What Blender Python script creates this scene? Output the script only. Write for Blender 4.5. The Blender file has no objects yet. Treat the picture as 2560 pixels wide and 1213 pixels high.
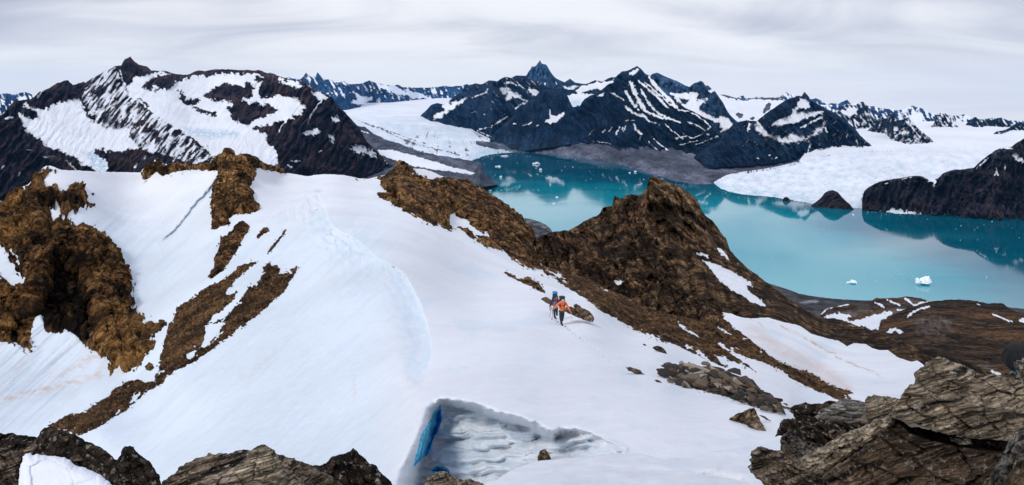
import bpy, bmesh, math, random
import numpy as np
from mathutils import Vector, Matrix

# ------------------------------------------------------------------ camera, world, sun
SC = bpy.context.scene
COL = SC.collection
F = 1668.0      # focal length in photo pixels (75 degrees across)
HY = 240.0      # photo row of the eye level
W = 600.0       # eye height above the fjord, metres
cam_d = bpy.data.cameras.new("camera"); cam = bpy.data.objects.new("camera", cam_d); COL.objects.link(cam)
cam_d.sensor_width = 36.0; cam_d.sensor_fit = 'HORIZONTAL'
cam_d.lens = 36.0 * F / 2560.0
cam_d.shift_y = -(606.5 - HY) / 2560.0
cam_d.clip_start = 0.1; cam_d.clip_end = 200000.0
cam.location = (0, 0, 0); cam.rotation_euler = (math.radians(90), 0, 0)
SC.camera = cam

class N:
    """tiny node-tree helper"""
    def __init__(s, tree):
        s.t = tree; tree.nodes.clear()
    def n(s, typ, **kw):
        o = s.t.nodes.new(typ)
        for k, v in kw.items():
            if k.startswith('i_'):
                key = k[2:]; key = int(key) if key.isdigit() else key.replace('_', ' ')
                if isinstance(v, bpy.types.NodeSocket): s.t.links.new(v, o.inputs[key])
                else: o.inputs[key].default_value = v
            else: setattr(o, k, v)
        return o
    def link(s, a, b): s.t.links.new(a, b)
    def math(s, op, a, b=0.0, clamp=False, c=0.0):
        o = s.t.nodes.new('ShaderNodeMath'); o.operation = op; o.use_clamp = clamp
        for i, v in enumerate((a, b, c)):
            if isinstance(v, bpy.types.NodeSocket): s.t.links.new(v, o.inputs[i])
            else: o.inputs[i].default_value = v
        return o.outputs[0]
    def mix(s, f, a, b, blend='MIX'):
        o = s.t.nodes.new('ShaderNodeMix'); o.data_type = 'RGBA'; o.blend_type = blend
        for sock, v in ((o.inputs[0], f), (o.inputs[6], a), (o.inputs[7], b)):
            if isinstance(v, bpy.types.NodeSocket): s.t.links.new(v, sock)
            else: sock.default_value = v if not isinstance(v, tuple) or len(v) == 4 else (*v, 1)
        return o.outputs[2]
    def sstep(s, v, lo, hi):
        o = s.t.nodes.new('ShaderNodeMapRange'); o.interpolation_type = 'SMOOTHSTEP'
        s.t.links.new(v, o.inputs[0]); o.inputs[1].default_value = lo; o.inputs[2].default_value = hi
        return o.outputs[0]
    def noise(s, vec, scale, detail=6, rough=0.6, dist=0.0):
        o = s.n('ShaderNodeTexNoise', i_Scale=scale, i_Detail=detail, i_Roughness=rough, i_Distortion=dist)
        s.t.links.new(vec, o.inputs['Vector']); return o.outputs[0]
    def vor(s, vec, scale, feat='DISTANCE_TO_EDGE', rnd=1.0):
        o = s.n('ShaderNodeTexVoronoi', feature=feat); o.inputs['Scale'].default_value = scale
        o.inputs['Randomness'].default_value = rnd
        s.t.links.new(vec, o.inputs['Vector']); return o
    def map(s, vec, rot=(0, 0, 0), scale=(1, 1, 1), loc=(0, 0, 0)):
        o = s.n('ShaderNodeMapping'); s.t.links.new(vec, o.inputs[0])
        o.inputs['Rotation'].default_value = rot; o.inputs['Scale'].default_value = scale; o.inputs['Location'].default_value = loc
        return o.outputs[0]

SUN_EL, SUN_AZ = math.radians(46), math.radians(222)     # azimuth clockwise from +Y: behind the camera, to its left
world = bpy.data.worlds.new("World"); SC.world = world; world.use_nodes = True
w = N(world.node_tree)
sky = w.n('ShaderNodeTexSky', sky_type='NISHITA', sun_disc=False)
sky.sun_elevation = SUN_EL; sky.sun_rotation = SUN_AZ; sky.altitude = 900
geo = w.n('ShaderNodeTexCoord').outputs['Generated']
sep = w.n('ShaderNodeSeparateXYZ'); w.link(geo, sep.inputs[0])
# cloud deck: direction projected on a high sheet so that the streaks flatten towards the horizon
zz = w.math('MAXIMUM', w.math('ABSOLUTE', sep.outputs[2]), 0.0); zz = w.math('ADD', zz, 0.2)
cx = w.math('DIVIDE', sep.outputs[0], zz); cy = w.math('DIVIDE', sep.outputs[1], zz)
cmb = w.n('ShaderNodeCombineXYZ'); w.link(cx, cmb.inputs[0]); w.link(cy, cmb.inputs[1])
cv = w.map(cmb.outputs[0], rot=(0, 0, math.radians(24)), scale=(0.55, 1.0, 1.0), loc=(1.3, 0.4, 0))
c1 = w.noise(cv, 0.42, 3, 0.5, 0.6)
c2 = w.noise(cv, 1.5, 6, 0.52, 1.0)
cl = w.math('ADD', w.math('MULTIPLY', c1, 0.7), w.math('MULTIPLY', c2, 0.3))
cl = w.sstep(cl, 0.40, 0.58)
cloud = w.mix(cl, (0.44, 0.475, 0.61), (0.97, 0.98, 1.03))
low = w.sstep(w.math('ABSOLUTE', sep.outputs[2]), 0.01, 0.12)      # the deck thins to a bright band over the horizon
cloud = w.mix(w.math('MULTIPLY', w.math('SUBTRACT', 1.0, low), 0.8), cloud, (0.97, 0.99, 1.04))
hi = w.math('MULTIPLY_ADD', w.sstep(sep.outputs[2], 0.12, 0.5), 0.38, c=1.0); hc_ = w.n('ShaderNodeCombineXYZ'); [w.link(hi, hc_.inputs[i]) for i in range(3)]
cloud = w.mix(1.0, cloud, hc_.outputs[0], 'MULTIPLY')      # an overcast sky is brighter overhead
skyc = w.mix(1.0, sky.outputs[0], (0.1, 0.1, 0.1), 'MULTIPLY')
both = w.mix(0.93, skyc, cloud)
bg = w.n('ShaderNodeBackground'); w.link(both, bg.inputs[0]); bg.inputs[1].default_value = 1.0
wo = w.n('ShaderNodeOutputWorld'); w.link(bg.outputs[0], wo.inputs[0])

sun_d = bpy.data.lights.new("sun", 'SUN'); sun_d.energy = 1.8; sun_d.angle = math.radians(14); sun_d.color = (1.0, 0.955, 0.89)
sun = bpy.data.objects.new("sun", sun_d); COL.objects.link(sun)
sd_ = Vector((math.sin(SUN_AZ) * math.cos(SUN_EL), math.cos(SUN_AZ) * math.cos(SUN_EL), math.sin(SUN_EL)))
sun.rotation_euler = sd_.to_track_quat('Z', 'Y').to_euler()
SC.view_settings.view_transform = 'Standard'; SC.view_settings.look = 'None'
SC.view_settings.exposure = 0.0; SC.view_settings.gamma = 1.0

# ------------------------------------------------------------------ numeric tools
_r = np.random.RandomState(7)
_P = np.concatenate([_r.permutation(256)] * 3)
_A = _r.rand(256) * 2 * np.pi
_GX, _GY = np.cos(_A), np.sin(_A)
def pn(x, y, seed=0):
    x = np.asarray(x, float) + seed * 17.37; y = np.asarray(y, float) + seed * 5.91
    xi = np.floor(x).astype(int); yi = np.floor(y).astype(int); xf = x - xi; yf = y - yi
    xi &= 255; yi &= 255
    u = xf * xf * xf * (xf * (xf * 6 - 15) + 10); v = yf * yf * yf * (yf * (yf * 6 - 15) + 10)
    def g(a, b, dx, dy):
        h = _P[_P[(xi + a) & 255] + ((yi + b) & 255)]
        return _GX[h] * dx + _GY[h] * dy
    a = g(0, 0, xf, yf); b = g(1, 0, xf - 1, yf); c = g(0, 1, xf, yf - 1); d = g(1, 1, xf - 1, yf - 1)
    return (a + u * (b - a) + v * ((c + u * (d - c)) - (a + u * (b - a)))) * 1.5
def fbm(x, y, o=5, seed=0, gain=0.5, lac=2.03):
    s = 0; a = 1.0; n = 0
    for i in range(o):
        s = s + a * pn(x, y, seed + i * 3); n += a; a *= gain; x = x * lac; y = y * lac
    return s / n
def ridged(x, y, o=5, seed=0, gain=0.55):
    s = 0; a = 1.0; n = 0
    for i in range(o):
        s = s + a * (1 - np.abs(pn(x, y, seed + i * 3)) * 2); n += a; a *= gain; x = x * 2.07; y = y * 2.07
    return s / n
def rot(x, y, deg):
    """coordinates along / across a direction given in degrees (photo axes, y down)"""
    a = math.radians(deg); return x * math.cos(a) + y * math.sin(a), -x * math.sin(a) + y * math.cos(a)
def sst(a, b, x):
    t = np.clip((x - a) / (b - a), 0, 1); return t * t * (3 - 2 * t)
def cells(x, y, seed=0):
    """2-D worley: distance to nearest, to second, random id value"""
    x = x + seed * 3.7; y = y + seed * 9.1
    xi = np.floor(x).astype(int); yi = np.floor(y).astype(int)
    d1 = np.full(x.shape, 9.0); d2 = d1.copy(); idv = np.zeros(x.shape); tl = np.zeros(x.shape)
    for a in (-1, 0, 1):
        for b in (-1, 0, 1):
            h = _P[_P[(xi + a) & 255] + ((yi + b) & 255)]; h2 = _P[h + 31]; h3 = _P[h + 77]
            d = np.hypot(xi + a + h / 255.0 - x, yi + b + h2 / 255.0 - y)
            m = d < d1; t_ = (_P[h + 113] / 127.5 - 1) * (x - xi - a - h / 255.0) + (_P[h + 191] / 127.5 - 1) * (y - yi - b - h2 / 255.0); tl = np.where(m, t_, tl)
            d2 = np.where(m, d1, np.minimum(d2, d)); idv = np.where(m, h3 / 255.0, idv); d1 = np.where(m, d, d1)
    return d1, d2, idv, tl
def pts(s):
    return np.array([[float(v) for v in p.split(',')] for p in s.split()])
def curve(s):
    """polyline 'x,v x,v' as a function of x"""
    p = pts(s) if isinstance(s, str) else np.array(s, float)
    return lambda x: np.interp(x, p[:, 0], p[:, 1])
def sdist(x, y, poly, margin=60.0):
    """signed distance in photo pixels, positive inside"""
    p = pts(poly) if isinstance(poly, str) else np.asarray(poly, float)
    out = np.full(x.shape, -margin)
    lo = p.min(0) - margin; hi = p.max(0) + margin
    m = (x > lo[0]) & (x < hi[0]) & (y > lo[1]) & (y < hi[1])
    if not m.any(): return out
    X = x[m]; Y = y[m]; d = np.full(X.shape, 1e9); ins = np.zeros(X.shape, bool)
    q = np.roll(p, -1, 0)
    for (ax, ay), (bx, by) in zip(p, q):
        ex, ey = bx - ax, by - ay; L = ex * ex + ey * ey + 1e-9
        t = np.clip(((X - ax) * ex + (Y - ay) * ey) / L, 0, 1)
        d = np.minimum(d, (X - ax - t * ex) ** 2 + (Y - ay - t * ey) ** 2)
        if ay != by:
            c = ((ay > Y) != (by > Y)) & (X < (bx - ax) * (Y - ay) / (by - ay) + ax); ins ^= c
    d = np.sqrt(d); out[m] = np.maximum(np.where(ins, d, -d), -margin)
    return out
def ldist(x, y, line):
    """unsigned distance to an open polyline, side (+ = left of travel in photo axes), parameter 0..1"""
    p = pts(line) if isinstance(line, str) else line
    best = np.full(x.shape, 1e18); side = np.zeros(x.shape); par = np.zeros(x.shape); n = len(p) - 1
    for i in range(n):
        ax, ay = p[i]; bx, by = p[i + 1]; ex, ey = bx - ax, by - ay; L = ex * ex + ey * ey
        t = np.clip(((x - ax) * ex + (y - ay) * ey) / L, 0, 1)
        d = (x - ax - t * ex) ** 2 + (y - ay - t * ey) ** 2
        m = d < best; best = np.where(m, d, best); side = np.where(m, np.sign(ex * (y - ay) - ey * (x - ax)), side); par = np.where(m, (i + t) / n, par)
    return np.sqrt(best), side, par
def rbf(ctrl, lin=True):
    """thin-plate surface through (px, py, depth), interpolating log depth"""
    c = np.array(ctrl, float); X = c[:, :2] / 500.0; v = np.log(c[:, 2])
    def phi(r2): return 0.5 * r2 * np.log(r2 + 1e-9)
    n = len(c); K = phi(((X[:, None] - X[None]) ** 2).sum(-1)) + np.eye(n) * 0.0015
    Pm = np.hstack([np.ones((n, 1)), X]); A = np.zeros((n + 3, n + 3)); A[:n, :n] = K; A[:n, n:] = Pm; A[n:, :n] = Pm.T
    s = np.linalg.solve(A, np.concatenate([v, np.zeros(3)]))
    def f(x, y):
        x = np.asarray(x, float) / 500.0; y = np.asarray(y, float) / 500.0
        o = s[n] + s[n + 1] * x + s[n + 2] * y
        for i in range(n): o = o + s[i] * phi((x - X[i, 0]) ** 2 + (y - X[i, 1]) ** 2)
        return np.exp(o)
    return f
def unproj(px, py, Y):
    return np.stack([(px - 1280.0) / F * Y, Y + 0 * px, (HY - py) / F * Y], -1)
def yw(py): return W * F / (py - HY)          # where the fjord surface is seen at a photo row
def slope_depth(py, yb, Yb, s):
    """depth of a hillside that leaves (row yb, depth Yb) and climbs away at gradient s"""
    Wb = (yb - HY) / F * Yb
    return (Wb + s * Yb) / np.maximum((py - HY) / F + s, 0.004)

# ------------------------------------------------------------------ objects
def tag(o, label=None, cat=None, group=None, kind=None):
    if label: o['label'] = label
    if cat: o['category'] = cat
    if group: o['group'] = group
    if kind: o['kind'] = kind
    return o
def mesh_obj(name, V, Fc, mat, mask=None, parent=None, smooth=True):
    """V (n,3), Fc (m,3|4) arrays -> one object"""
    V = np.asarray(V, np.float32).reshape(-1, 3); Fc = np.asarray(Fc, np.int32)
    used = np.zeros(len(V), bool); used[Fc.ravel()] = True
    idx = np.cumsum(used) - 1; V = V[used]; Fc = idx[Fc].astype(np.int32)
    if mask is not None: mask = np.asarray(mask, np.float32).reshape(-1, 4)[used]
    me = bpy.data.meshes.new(name); k = Fc.shape[1]
    me.vertices.add(len(V)); me.vertices.foreach_set('co', V.ravel())
    me.loops.add(Fc.size); me.loops.foreach_set('vertex_index', Fc.ravel())
    me.polygons.add(len(Fc)); me.polygons.foreach_set('loop_start', np.arange(0, Fc.size, k, dtype=np.int32))
    me.polygons.foreach_set('use_smooth', np.full(len(Fc), smooth))
    if mask is not None:
        a = me.attributes.new('mask', 'FLOAT_COLOR', 'POINT'); a.data.foreach_set('color', mask.ravel())
    me.update(calc_edges=True); me.validate()
    if mat: me.materials.append(mat)
    o = bpy.data.objects.new(name, me); COL.objects.link(o)
    if parent: o.parent = parent
    return o
def grid_faces(nr, nc, keep=None):
    i = np.arange(nr * nc).reshape(nr, nc)
    f = np.stack([i[:-1, :-1], i[1:, :-1], i[1:, 1:], i[:-1, 1:]], -1).reshape(-1, 4)
    if keep is not None:
        f = f[keep.reshape(-1)]
    return f
def mk(r, g=0, b=0):
    z = np.zeros_like(r); return np.stack([r, z + g, z + b, z + 1], -1)

class Sheet:
    """a hillside: columns of photo x, rows from the skyline T(x) down to B(x), every vertex at its own real depth"""
    def __init__(s, x0, x1, T, B, step=2.5, rough=2.0, rs=30.0, seed=0, rows=None):
        nc = int((x1 - x0) / step) + 1; s.x = np.linspace(x0, x1, nc); T = curve(T); B = curve(B)
        t = T(s.x) + rough * fbm(s.x / rs, 0 * s.x + seed, 6, seed, 0.62) * 2.2; b = np.maximum(B(s.x), t + 4)
        nr = rows or int(min(max((b - t).max() / step, 8), 420)) + 1
        v = np.linspace(0, 1, nr)[:, None]
        s.px = np.broadcast_to(s.x, (nr, nc)).copy(); s.py = t + v * (b - t); s.T = t; s.Bc = b; s.nr = nr; s.nc = nc
        s.v = np.broadcast_to(v, (nr, nc))
        s.e = s.py - t        # pixels below the skyline
    def pos(s, Y, relief=0.0, rpx=None):
        """relief in photo pixels towards the viewer"""
        s.Y = Y * (1 - relief / F); return unproj(s.px, s.py, s.Y)
    def build(s, name, P, mat, mask, back=0.25, drop=0.5, nb=5):
        """close the form with a far side falling away behind the skyline"""
        top = P[0]; rowsb = []; Yt = top[:, 1]
        wd = back * Yt
        for k in range(nb, 0, -1):
            q = k / nb; r = top.copy(); sc = 1 + wd / Yt * q
            r[:, 0] *= sc; r[:, 1] *= sc
            r[:, 2] = top[:, 2] - drop * wd * q - 0.02 * wd * q
            rowsb.append(r)
        A = np.concatenate([np.stack(rowsb), P], 0)
        M = np.concatenate([np.repeat(mask[:1], nb, 0), mask], 0)
        return mesh_obj(name, A.reshape(-1, 3), grid_faces(s.nr + nb, s.nc), mat, M.reshape(-1, 4))

def paint(px, py, score, items, warp=5.0, ws=22.0, seed=3, soft=5.0):
    """items: (target, polygon[, softness]) laid over one another like patches of snow (+) and bare rock (-)"""
    wx = px + warp * fbm(px / ws, py / ws, 4, seed, .6) * 2; wy = py + warp * fbm(px / ws + 9, py / ws + 4, 4, seed + 1, .6) * 2
    wx = wx + warp * .55 * fbm(px / 6, py / 5, 3, seed + 6, .6) * 2; wy = wy + warp * .55 * fbm(px / 6 + 4, py / 5, 3, seed + 7, .6) * 2
    for it in items:
        s2 = it[2] if len(it) > 2 else soft
        wgt = sst(-s2, s2, sdist(wx, wy, it[1]))
        score = score * (1 - wgt) + it[0] * wgt
    return score

# ------------------------------------------------------------------ materials
def terrain_mat(name, c1, c2, alt=None, scale=0.02, snow=(0.80, 0.83, 0.88), ice=(0.42, 0.62, 0.72), streak=(1, 1, 1), rotm=(0, 0, 0),
                bump=1.0, bdist=8.0, crack=0.0, cscale=None, fine=0.35, patch=None, snow_noise=0.35, ice_noise=0.0, edge=0.12, dirt=(0.42, 0.27, 0.16), rough=0.9, tone=.7, speck=0, tscale=.17):
    m = bpy.data.materials.new(name); m.use_nodes = True; g = N(m.node_tree)
    oc = g.n('ShaderNodeTexCoord').outputs['Object']; vec = g.map(g.map(oc, rot=rotm), scale=streak)
    at = g.n('ShaderNodeAttribute', attribute_name='mask'); sp = g.n('ShaderNodeSeparateColor'); g.link(at.outputs['Color'], sp.inputs[0])
    r, gg, b = sp.outputs[0], sp.outputs[1], sp.outputs[2]
    n1 = g.noise(vec, scale, 9, 0.68, 0.3); n2 = g.noise(oc, scale * 0.17, 4, 0.55); n3 = g.noise(vec, scale * 5.3, 6, 0.7)
    f1 = g.sstep(g.math('ADD', g.math('MULTIPLY', n1, .7), g.math('MULTIPLY', n3, .3)), 0.40, 0.62)
    col = g.mix(f1, c1, c2)
    if patch is not None:
        col = g.mix(g.math('MULTIPLY', g.sstep(n2, 0.45, 0.62), 0.85), col, g.mix(f1, tuple(x * 0.55 for x in patch), patch))
    if alt is not None:
        col = g.mix(gg, col, g.mix(f1, tuple(x * 0.62 for x in alt), alt))
    if tone > 0:
        tv = g.math('MULTIPLY_ADD', g.sstep(g.noise(vec, scale * tscale, 4, .55), .40, .60), tone * 1.0, c=1 - tone * .5); tg = g.n('ShaderNodeCombineXYZ'); [g.link(tv, tg.inputs[i]) for i in range(3)]
        col = g.mix(1.0, col, tg.outputs[0], 'MULTIPLY')
    if speck > 0:
        sp1 = g.noise(oc, speck, 4, .7); sp2 = g.noise(oc, speck * .45, 5, .7)
        col = g.mix(g.math('MULTIPLY', g.sstep(sp1, .56, .62), .7), col, (.012, .011, .010)); col = g.mix(g.math('MULTIPLY', g.sstep(sp2, .57, .63), .6), col, (.45, .42, .36))
    hgt = g.math('ADD', n1, g.math('MULTIPLY', n3, fine))
    v3 = g.sstep(n3, 0.3, 0.7); v3 = g.math('MULTIPLY_ADD', v3, 1.25, c=0.35)
    gray = g.n('ShaderNodeCombineXYZ'); [g.link(v3, gray.inputs[i]) for i in range(3)]
    col = g.mix(1.0, col, gray.outputs[0], 'MULTIPLY')
    if crack > 0:
        dvec = g.n('ShaderNodeVectorMath', operation='ADD'); g.link(vec, dvec.inputs[0])
        nn = g.n('ShaderNodeTexNoise'); g.link(vec, nn.inputs['Vector']); nn.inputs['Scale'].default_value = (cscale or scale) * 1.5; nn.inputs['Detail'].default_value = 4
        sc = g.n('ShaderNodeVectorMath', operation='SCALE'); g.link(nn.outputs['Color'], sc.inputs[0]); sc.inputs['Scale'].default_value = 0.3 / (cscale or scale)
        g.link(sc.outputs[0], dvec.inputs[1])
        v = g.vor(dvec.outputs[0], cscale or scale); v2 = g.vor(dvec.outputs[0], (cscale or scale) * 3.1)
        e = g.math('MINIMUM', g.sstep(v.outputs[0], 0.0, 0.10), g.math('ADD', g.sstep(v2.outputs[0], 0.0, 0.13), 0.35))
        e = g.math('MULTIPLY_ADD', e, crack, c=1 - crack)
        cc = g.n('ShaderNodeCombineXYZ'); [g.link(e, cc.inputs[i]) for i in range(3)]
        col = g.mix(1.0, col, cc.outputs[0], 'MULTIPLY')
        hgt = g.math('ADD', hgt, g.math('MULTIPLY', e, 0.6))
    # snow cover
    s = g.math('ADD', r, g.math('MULTIPLY', g.math('SUBTRACT', n3, 0.5), snow_noise * 2))
    s = g.math('ADD', s, g.math('MULTIPLY', g.math('SUBTRACT', n1, 0.5), snow_noise))
    sf = g.sstep(s, -edge, edge)
    icy = b
    if ice_noise > 0:
        icy = g.math('MULTIPLY', b, g.sstep(g.noise(oc, scale * 3, 5, 0.7), 0.5 - ice_noise * .5, 0.5 + ice_noise * .3))
    sn = g.mix(icy, snow, ice)
    sv = g.math('MULTIPLY_ADD', g.sstep(g.math('ADD', g.math('MULTIPLY', n2, .6), g.math('MULTIPLY', n3, .4)), .35, .65), .13, c=.89)
    sg = g.n('ShaderNodeCombineXYZ'); [g.link(sv, sg.inputs[i]) for i in range(3)]
    sn = g.mix(1.0, sn, sg.outputs[0], 'MULTIPLY')
    sn = g.mix(g.math('MULTIPLY', gg, sf), sn, dirt) if alt is None else sn
    col = g.mix(sf, col, sn)
    hb = g.math('MULTIPLY', hgt, g.math('SUBTRACT', 1.0, g.math('MULTIPLY', sf, 0.75)))
    bp = g.n('ShaderNodeBump', i_Strength=bump, i_Distance=bdist); g.link(hb, bp.inputs['Height'])
    p = g.n('ShaderNodeBsdfPrincipled', i_Roughness=rough); g.link(col, p.inputs['Base Color']); g.link(bp.outputs[0], p.inputs['Normal'])
    p.inputs['Specular IOR Level'].default_value = 0.08
    o = g.n('ShaderNodeOutputMaterial'); g.link(p.outputs[0], o.inputs[0])
    return m
def plain_mat(name, col, rough=0.7, noise=0.15, scale=30, metal=0.0, bump=0.2, bdist=0.01):
    m = bpy.data.materials.new(name); m.use_nodes = True; g = N(m.node_tree)
    oc = g.n('ShaderNodeTexCoord').outputs['Object']; n1 = g.noise(oc, scale, 5, 0.6)
    a = tuple(c * (1 - noise) for c in col); b = tuple(min(1, c * (1 + noise)) for c in col)
    bp = g.n('ShaderNodeBump', i_Strength=bump, i_Distance=bdist); g.link(n1, bp.inputs['Height'])
    p = g.n('ShaderNodeBsdfPrincipled', i_Roughness=rough, i_Metallic=metal); g.link(g.mix(n1, a, b), p.inputs['Base Color']); g.link(bp.outputs[0], p.inputs['Normal'])
    o = g.n('ShaderNodeOutputMaterial'); g.link(p.outputs[0], o.inputs[0])
    return m

# ------------------------------------------------------------------ far country
def strokes(px, py, score, items, warp=3.0, seed=11):
    """couloirs and snow ribbons: (polyline, width in photo px, value)"""
    wx = px + warp * fbm(px / 14, py / 14, 4, seed, .6); wy = py + warp * fbm(px / 14 + 9, py / 14 + 4, 4, seed + 1, .6)
    for it in items:
        p = pts(it[0]); wd = it[1]; val = it[2] if len(it) > 2 else 1.0
        m = (px > p[:, 0].min() - 25) & (px < p[:, 0].max() + 25) & (py > p[:, 1].min() - 25) & (py < p[:, 1].max() + 25)
        if not m.any(): continue
        d, _, t = ldist(wx[m], wy[m], p); wv = wd * (0.75 + 0.6 * pn(t * 9 + wd, t * 0 + wd * 3, seed)) * np.minimum(1, 0.45 + np.minimum(t, 1 - t) * 5)
        q = sst(1.4, -1.4, d - wv * 0.5 - 0.3 + (1.2 + .25 * wd) * 1.6 * fbm(px[m] / 6, py[m] / 6, 3, seed + 3)); score[m] = score[m] * (1 - q) + val * q
    return score
def streaks(px, py, ang, ln, wd, seed):
    u, v = rot(px, py, ang); return fbm(u / ln, v / wd, 5, seed, 0.6)

M_left = terrain_mat('rock_dark_brown', (0.004, 0.003, 0.006), (0.048, 0.038, 0.046), alt=(0.13, 0.105, 0.115), scale=0.036, streak=(1, 1, 0.45), bump=1.0, bdist=22, patch=(0.075, 0.042, 0.038), snow_noise=0.9, fine=0.5, ice=(0.45, 0.60, 0.70))
M_mid = terrain_mat('rock_dark_slate', (0.001, 0.007, 0.022), (0.009, 0.042, 0.100), alt=(0.045, 0.085, 0.155), scale=0.028, streak=(1, 1, 0.5), bump=1.0, bdist=45, patch=(0.020, 0.040, 0.080), snow_noise=0.9, fine=0.5)
M_pyr = terrain_mat('rock_slate_grey', (0.015, 0.045, 0.10), (0.05, 0.11, 0.21), alt=(0.13, 0.20, 0.32), scale=0.007, streak=(1, 1, 0.25), bump=1.0, bdist=60, snow_noise=0.5, fine=0.5)
M_cliff = terrain_mat('rock_cliff', (0.005, 0.005, 0.009), (0.055, 0.053, 0.066), alt=(0.13, 0.125, 0.15), scale=0.026, streak=(1, 1, 0.3), bump=1.0, bdist=25, patch=(0.07, 0.05, 0.052), snow_noise=0.5, fine=0.6)
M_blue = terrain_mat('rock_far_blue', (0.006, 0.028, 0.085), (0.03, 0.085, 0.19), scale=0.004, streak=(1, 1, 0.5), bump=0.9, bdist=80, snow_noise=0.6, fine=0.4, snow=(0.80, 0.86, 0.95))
M_gl = terrain_mat('glacier_ice', (0.05, 0.055, 0.065), (0.12, 0.125, 0.14), scale=0.012, bump=0.6, bdist=12, snow_noise=0.3, snow=(0.80, 0.83, 0.88), ice=(0.26, 0.45, 0.57), ice_noise=0.6, edge=0.2)
M_moraine = terrain_mat('moraine_gravel', (0.028, 0.034, 0.052), (0.075, 0.085, 0.118), alt=(0.17, 0.185, 0.235), scale=0.02, streak=(1, 0.5, 1), bump=0.8, bdist=14, patch=(0.08, 0.08, 0.10), snow_noise=0.4, fine=0.4)

ALT_MATS = (M_left, M_mid, M_pyr, M_cliff)
# water ---------------------------------------------------------------
def water_mat():
    m = bpy.data.materials.new('fjord_water'); m.use_nodes = True; g = N(m.node_tree)
    oc = g.n('ShaderNodeTexCoord').outputs['Object']
    sy = g.n('ShaderNodeSeparateXYZ'); g.link(oc, sy.inputs[0]); refl_tint = g.math('MULTIPLY', g.sstep(g.math('ADD', sy.outputs[1], g.math('MULTIPLY', g.noise(oc, .0011, 4, .6), 1800.)), 6600., 3700.), g.math('SUBTRACT', 1.0, g.math('MULTIPLY', g.sstep(g.math('ADD', sy.outputs[0], g.math('MULTIPLY', g.noise(oc, .0014, 4, .6), 900.)), 1300., 2500.), .85)))  # base colour pale near, darkened far and right: painted mountain and cliff reflections
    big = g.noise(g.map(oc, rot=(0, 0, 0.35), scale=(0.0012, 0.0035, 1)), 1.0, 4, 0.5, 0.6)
    col = g.mix(g.sstep(g.math('ADD', g.math('MULTIPLY', big, .5), g.math('MULTIPLY', refl_tint, 1.0)), 0.35, 1.05), (0.0, 0.085, 0.135), (0.0, 0.30, 0.37))
    rip = g.noise(g.map(oc, scale=(1, 1, 1)), 0.10, 3, 0.55)
    calm = g.sstep(g.noise(g.map(oc, rot=(0, 0, -0.3), scale=(0.0006, 0.0022, 1)), 1.0, 5, 0.6, 0.8), 0.42, 0.62)
    bp = g.n('ShaderNodeBump', i_Distance=0.35); g.link(rip, bp.inputs['Height']); g.link(g.math('MULTIPLY_ADD', calm, 0.12, c=0.02), bp.inputs['Strength'])
    p = g.n('ShaderNodeBsdfPrincipled', i_IOR=1.62); g.link(col, p.inputs['Base Color']); g.link(bp.outputs[0], p.inputs['Normal'])
    g.link(g.math('MULTIPLY_ADD', calm, 0.06, c=0.03), p.inputs['Roughness'])
    o = g.n("ShaderNodeOutputMaterial"); g.link(p.outputs[0], o.inputs[0]); return m
V = [(-9000, 300, -W), (12000, 300, -W), (12000, 7420, -W), (-9000, 7420, -W)]
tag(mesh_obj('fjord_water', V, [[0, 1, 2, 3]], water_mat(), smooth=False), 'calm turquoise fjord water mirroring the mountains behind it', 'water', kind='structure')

def hill(name, label, mat, x0, x1, T, B, yb, Yb, sl, fn, amp=9.0, ang=70, rl=60., rw=16., seed=0, step=2.5, rough=2.2, rs=30., drop=.7, back=.25, cat='mountain', fine=1.2, soft=.85):
    S = Sheet(x0, x1, T, B, step, rough, rs, seed)
    if Yb == 'L': Yb_f = lambda q: 826.8 / ((q - HY) / F + .036)
    elif Yb == 'R': Yb_f = lambda q: 831 / ((q - HY) / F + .055)
    else: Yb_f = None
    if Yb_f: ybx = curve(yb)(S.x) if isinstance(yb, str) else S.x * 0 + yb; Yb = None; YL = Yb_f(ybx)[None, :] + 0 * S.px; Yb = 1
    ybv, Ybv, sv = [sum(curve(c)(S.px + q) for q in (-36, -24, -12, 0, 12, 24, 36)) / 7 if isinstance(c, str) and k_ != 0 else curve(c)(S.px) if isinstance(c, str) else S.px * 0 + c for k_, c in enumerate((yb, Yb, sl))]
    if Yb_f: Ybv = YL
    Y = slope_depth(np.minimum(S.py, ybv + 40), ybv, Ybv, sv)
    u, v = rot(S.px, S.py, ang)
    wv = 14 * fbm(S.px / 50, S.py / 50, 3, seed + 2)
    rel = amp * (ridged(u / rl, (v + wv) / rw, 5, seed) - 0.5) * 2 * sst(0, 14, S.e) + fine * fbm(S.px / 6, S.py / 6, 3, seed + 5) + amp * 1.2 * fbm(S.px / 110, S.py / 110, 3, seed + 8) * sst(0, 30, S.e)
    rel = rel * np.clip(sv * 1.6, .08, 1) * 2.2
    M = fn(S, rel)
    if mat in ALT_MATS: M[..., 1] = np.clip(M[..., 1] + .75 * sst(.08, .42, streaks(S.px + wv * .4, S.py, ang, 30, 3.6, seed + 40)) * sst(-.5, .2, fbm(S.px / 45, S.py / 30, 3, seed + 41)), 0, 1)
    rel = rel * (1 - soft * sst(-.3, .5, M[..., 0]))
    P = S.pos(Y, rel)
    return tag(S.build(name, P, mat, M, back=back, drop=drop), label, cat, kind='structure')

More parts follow.
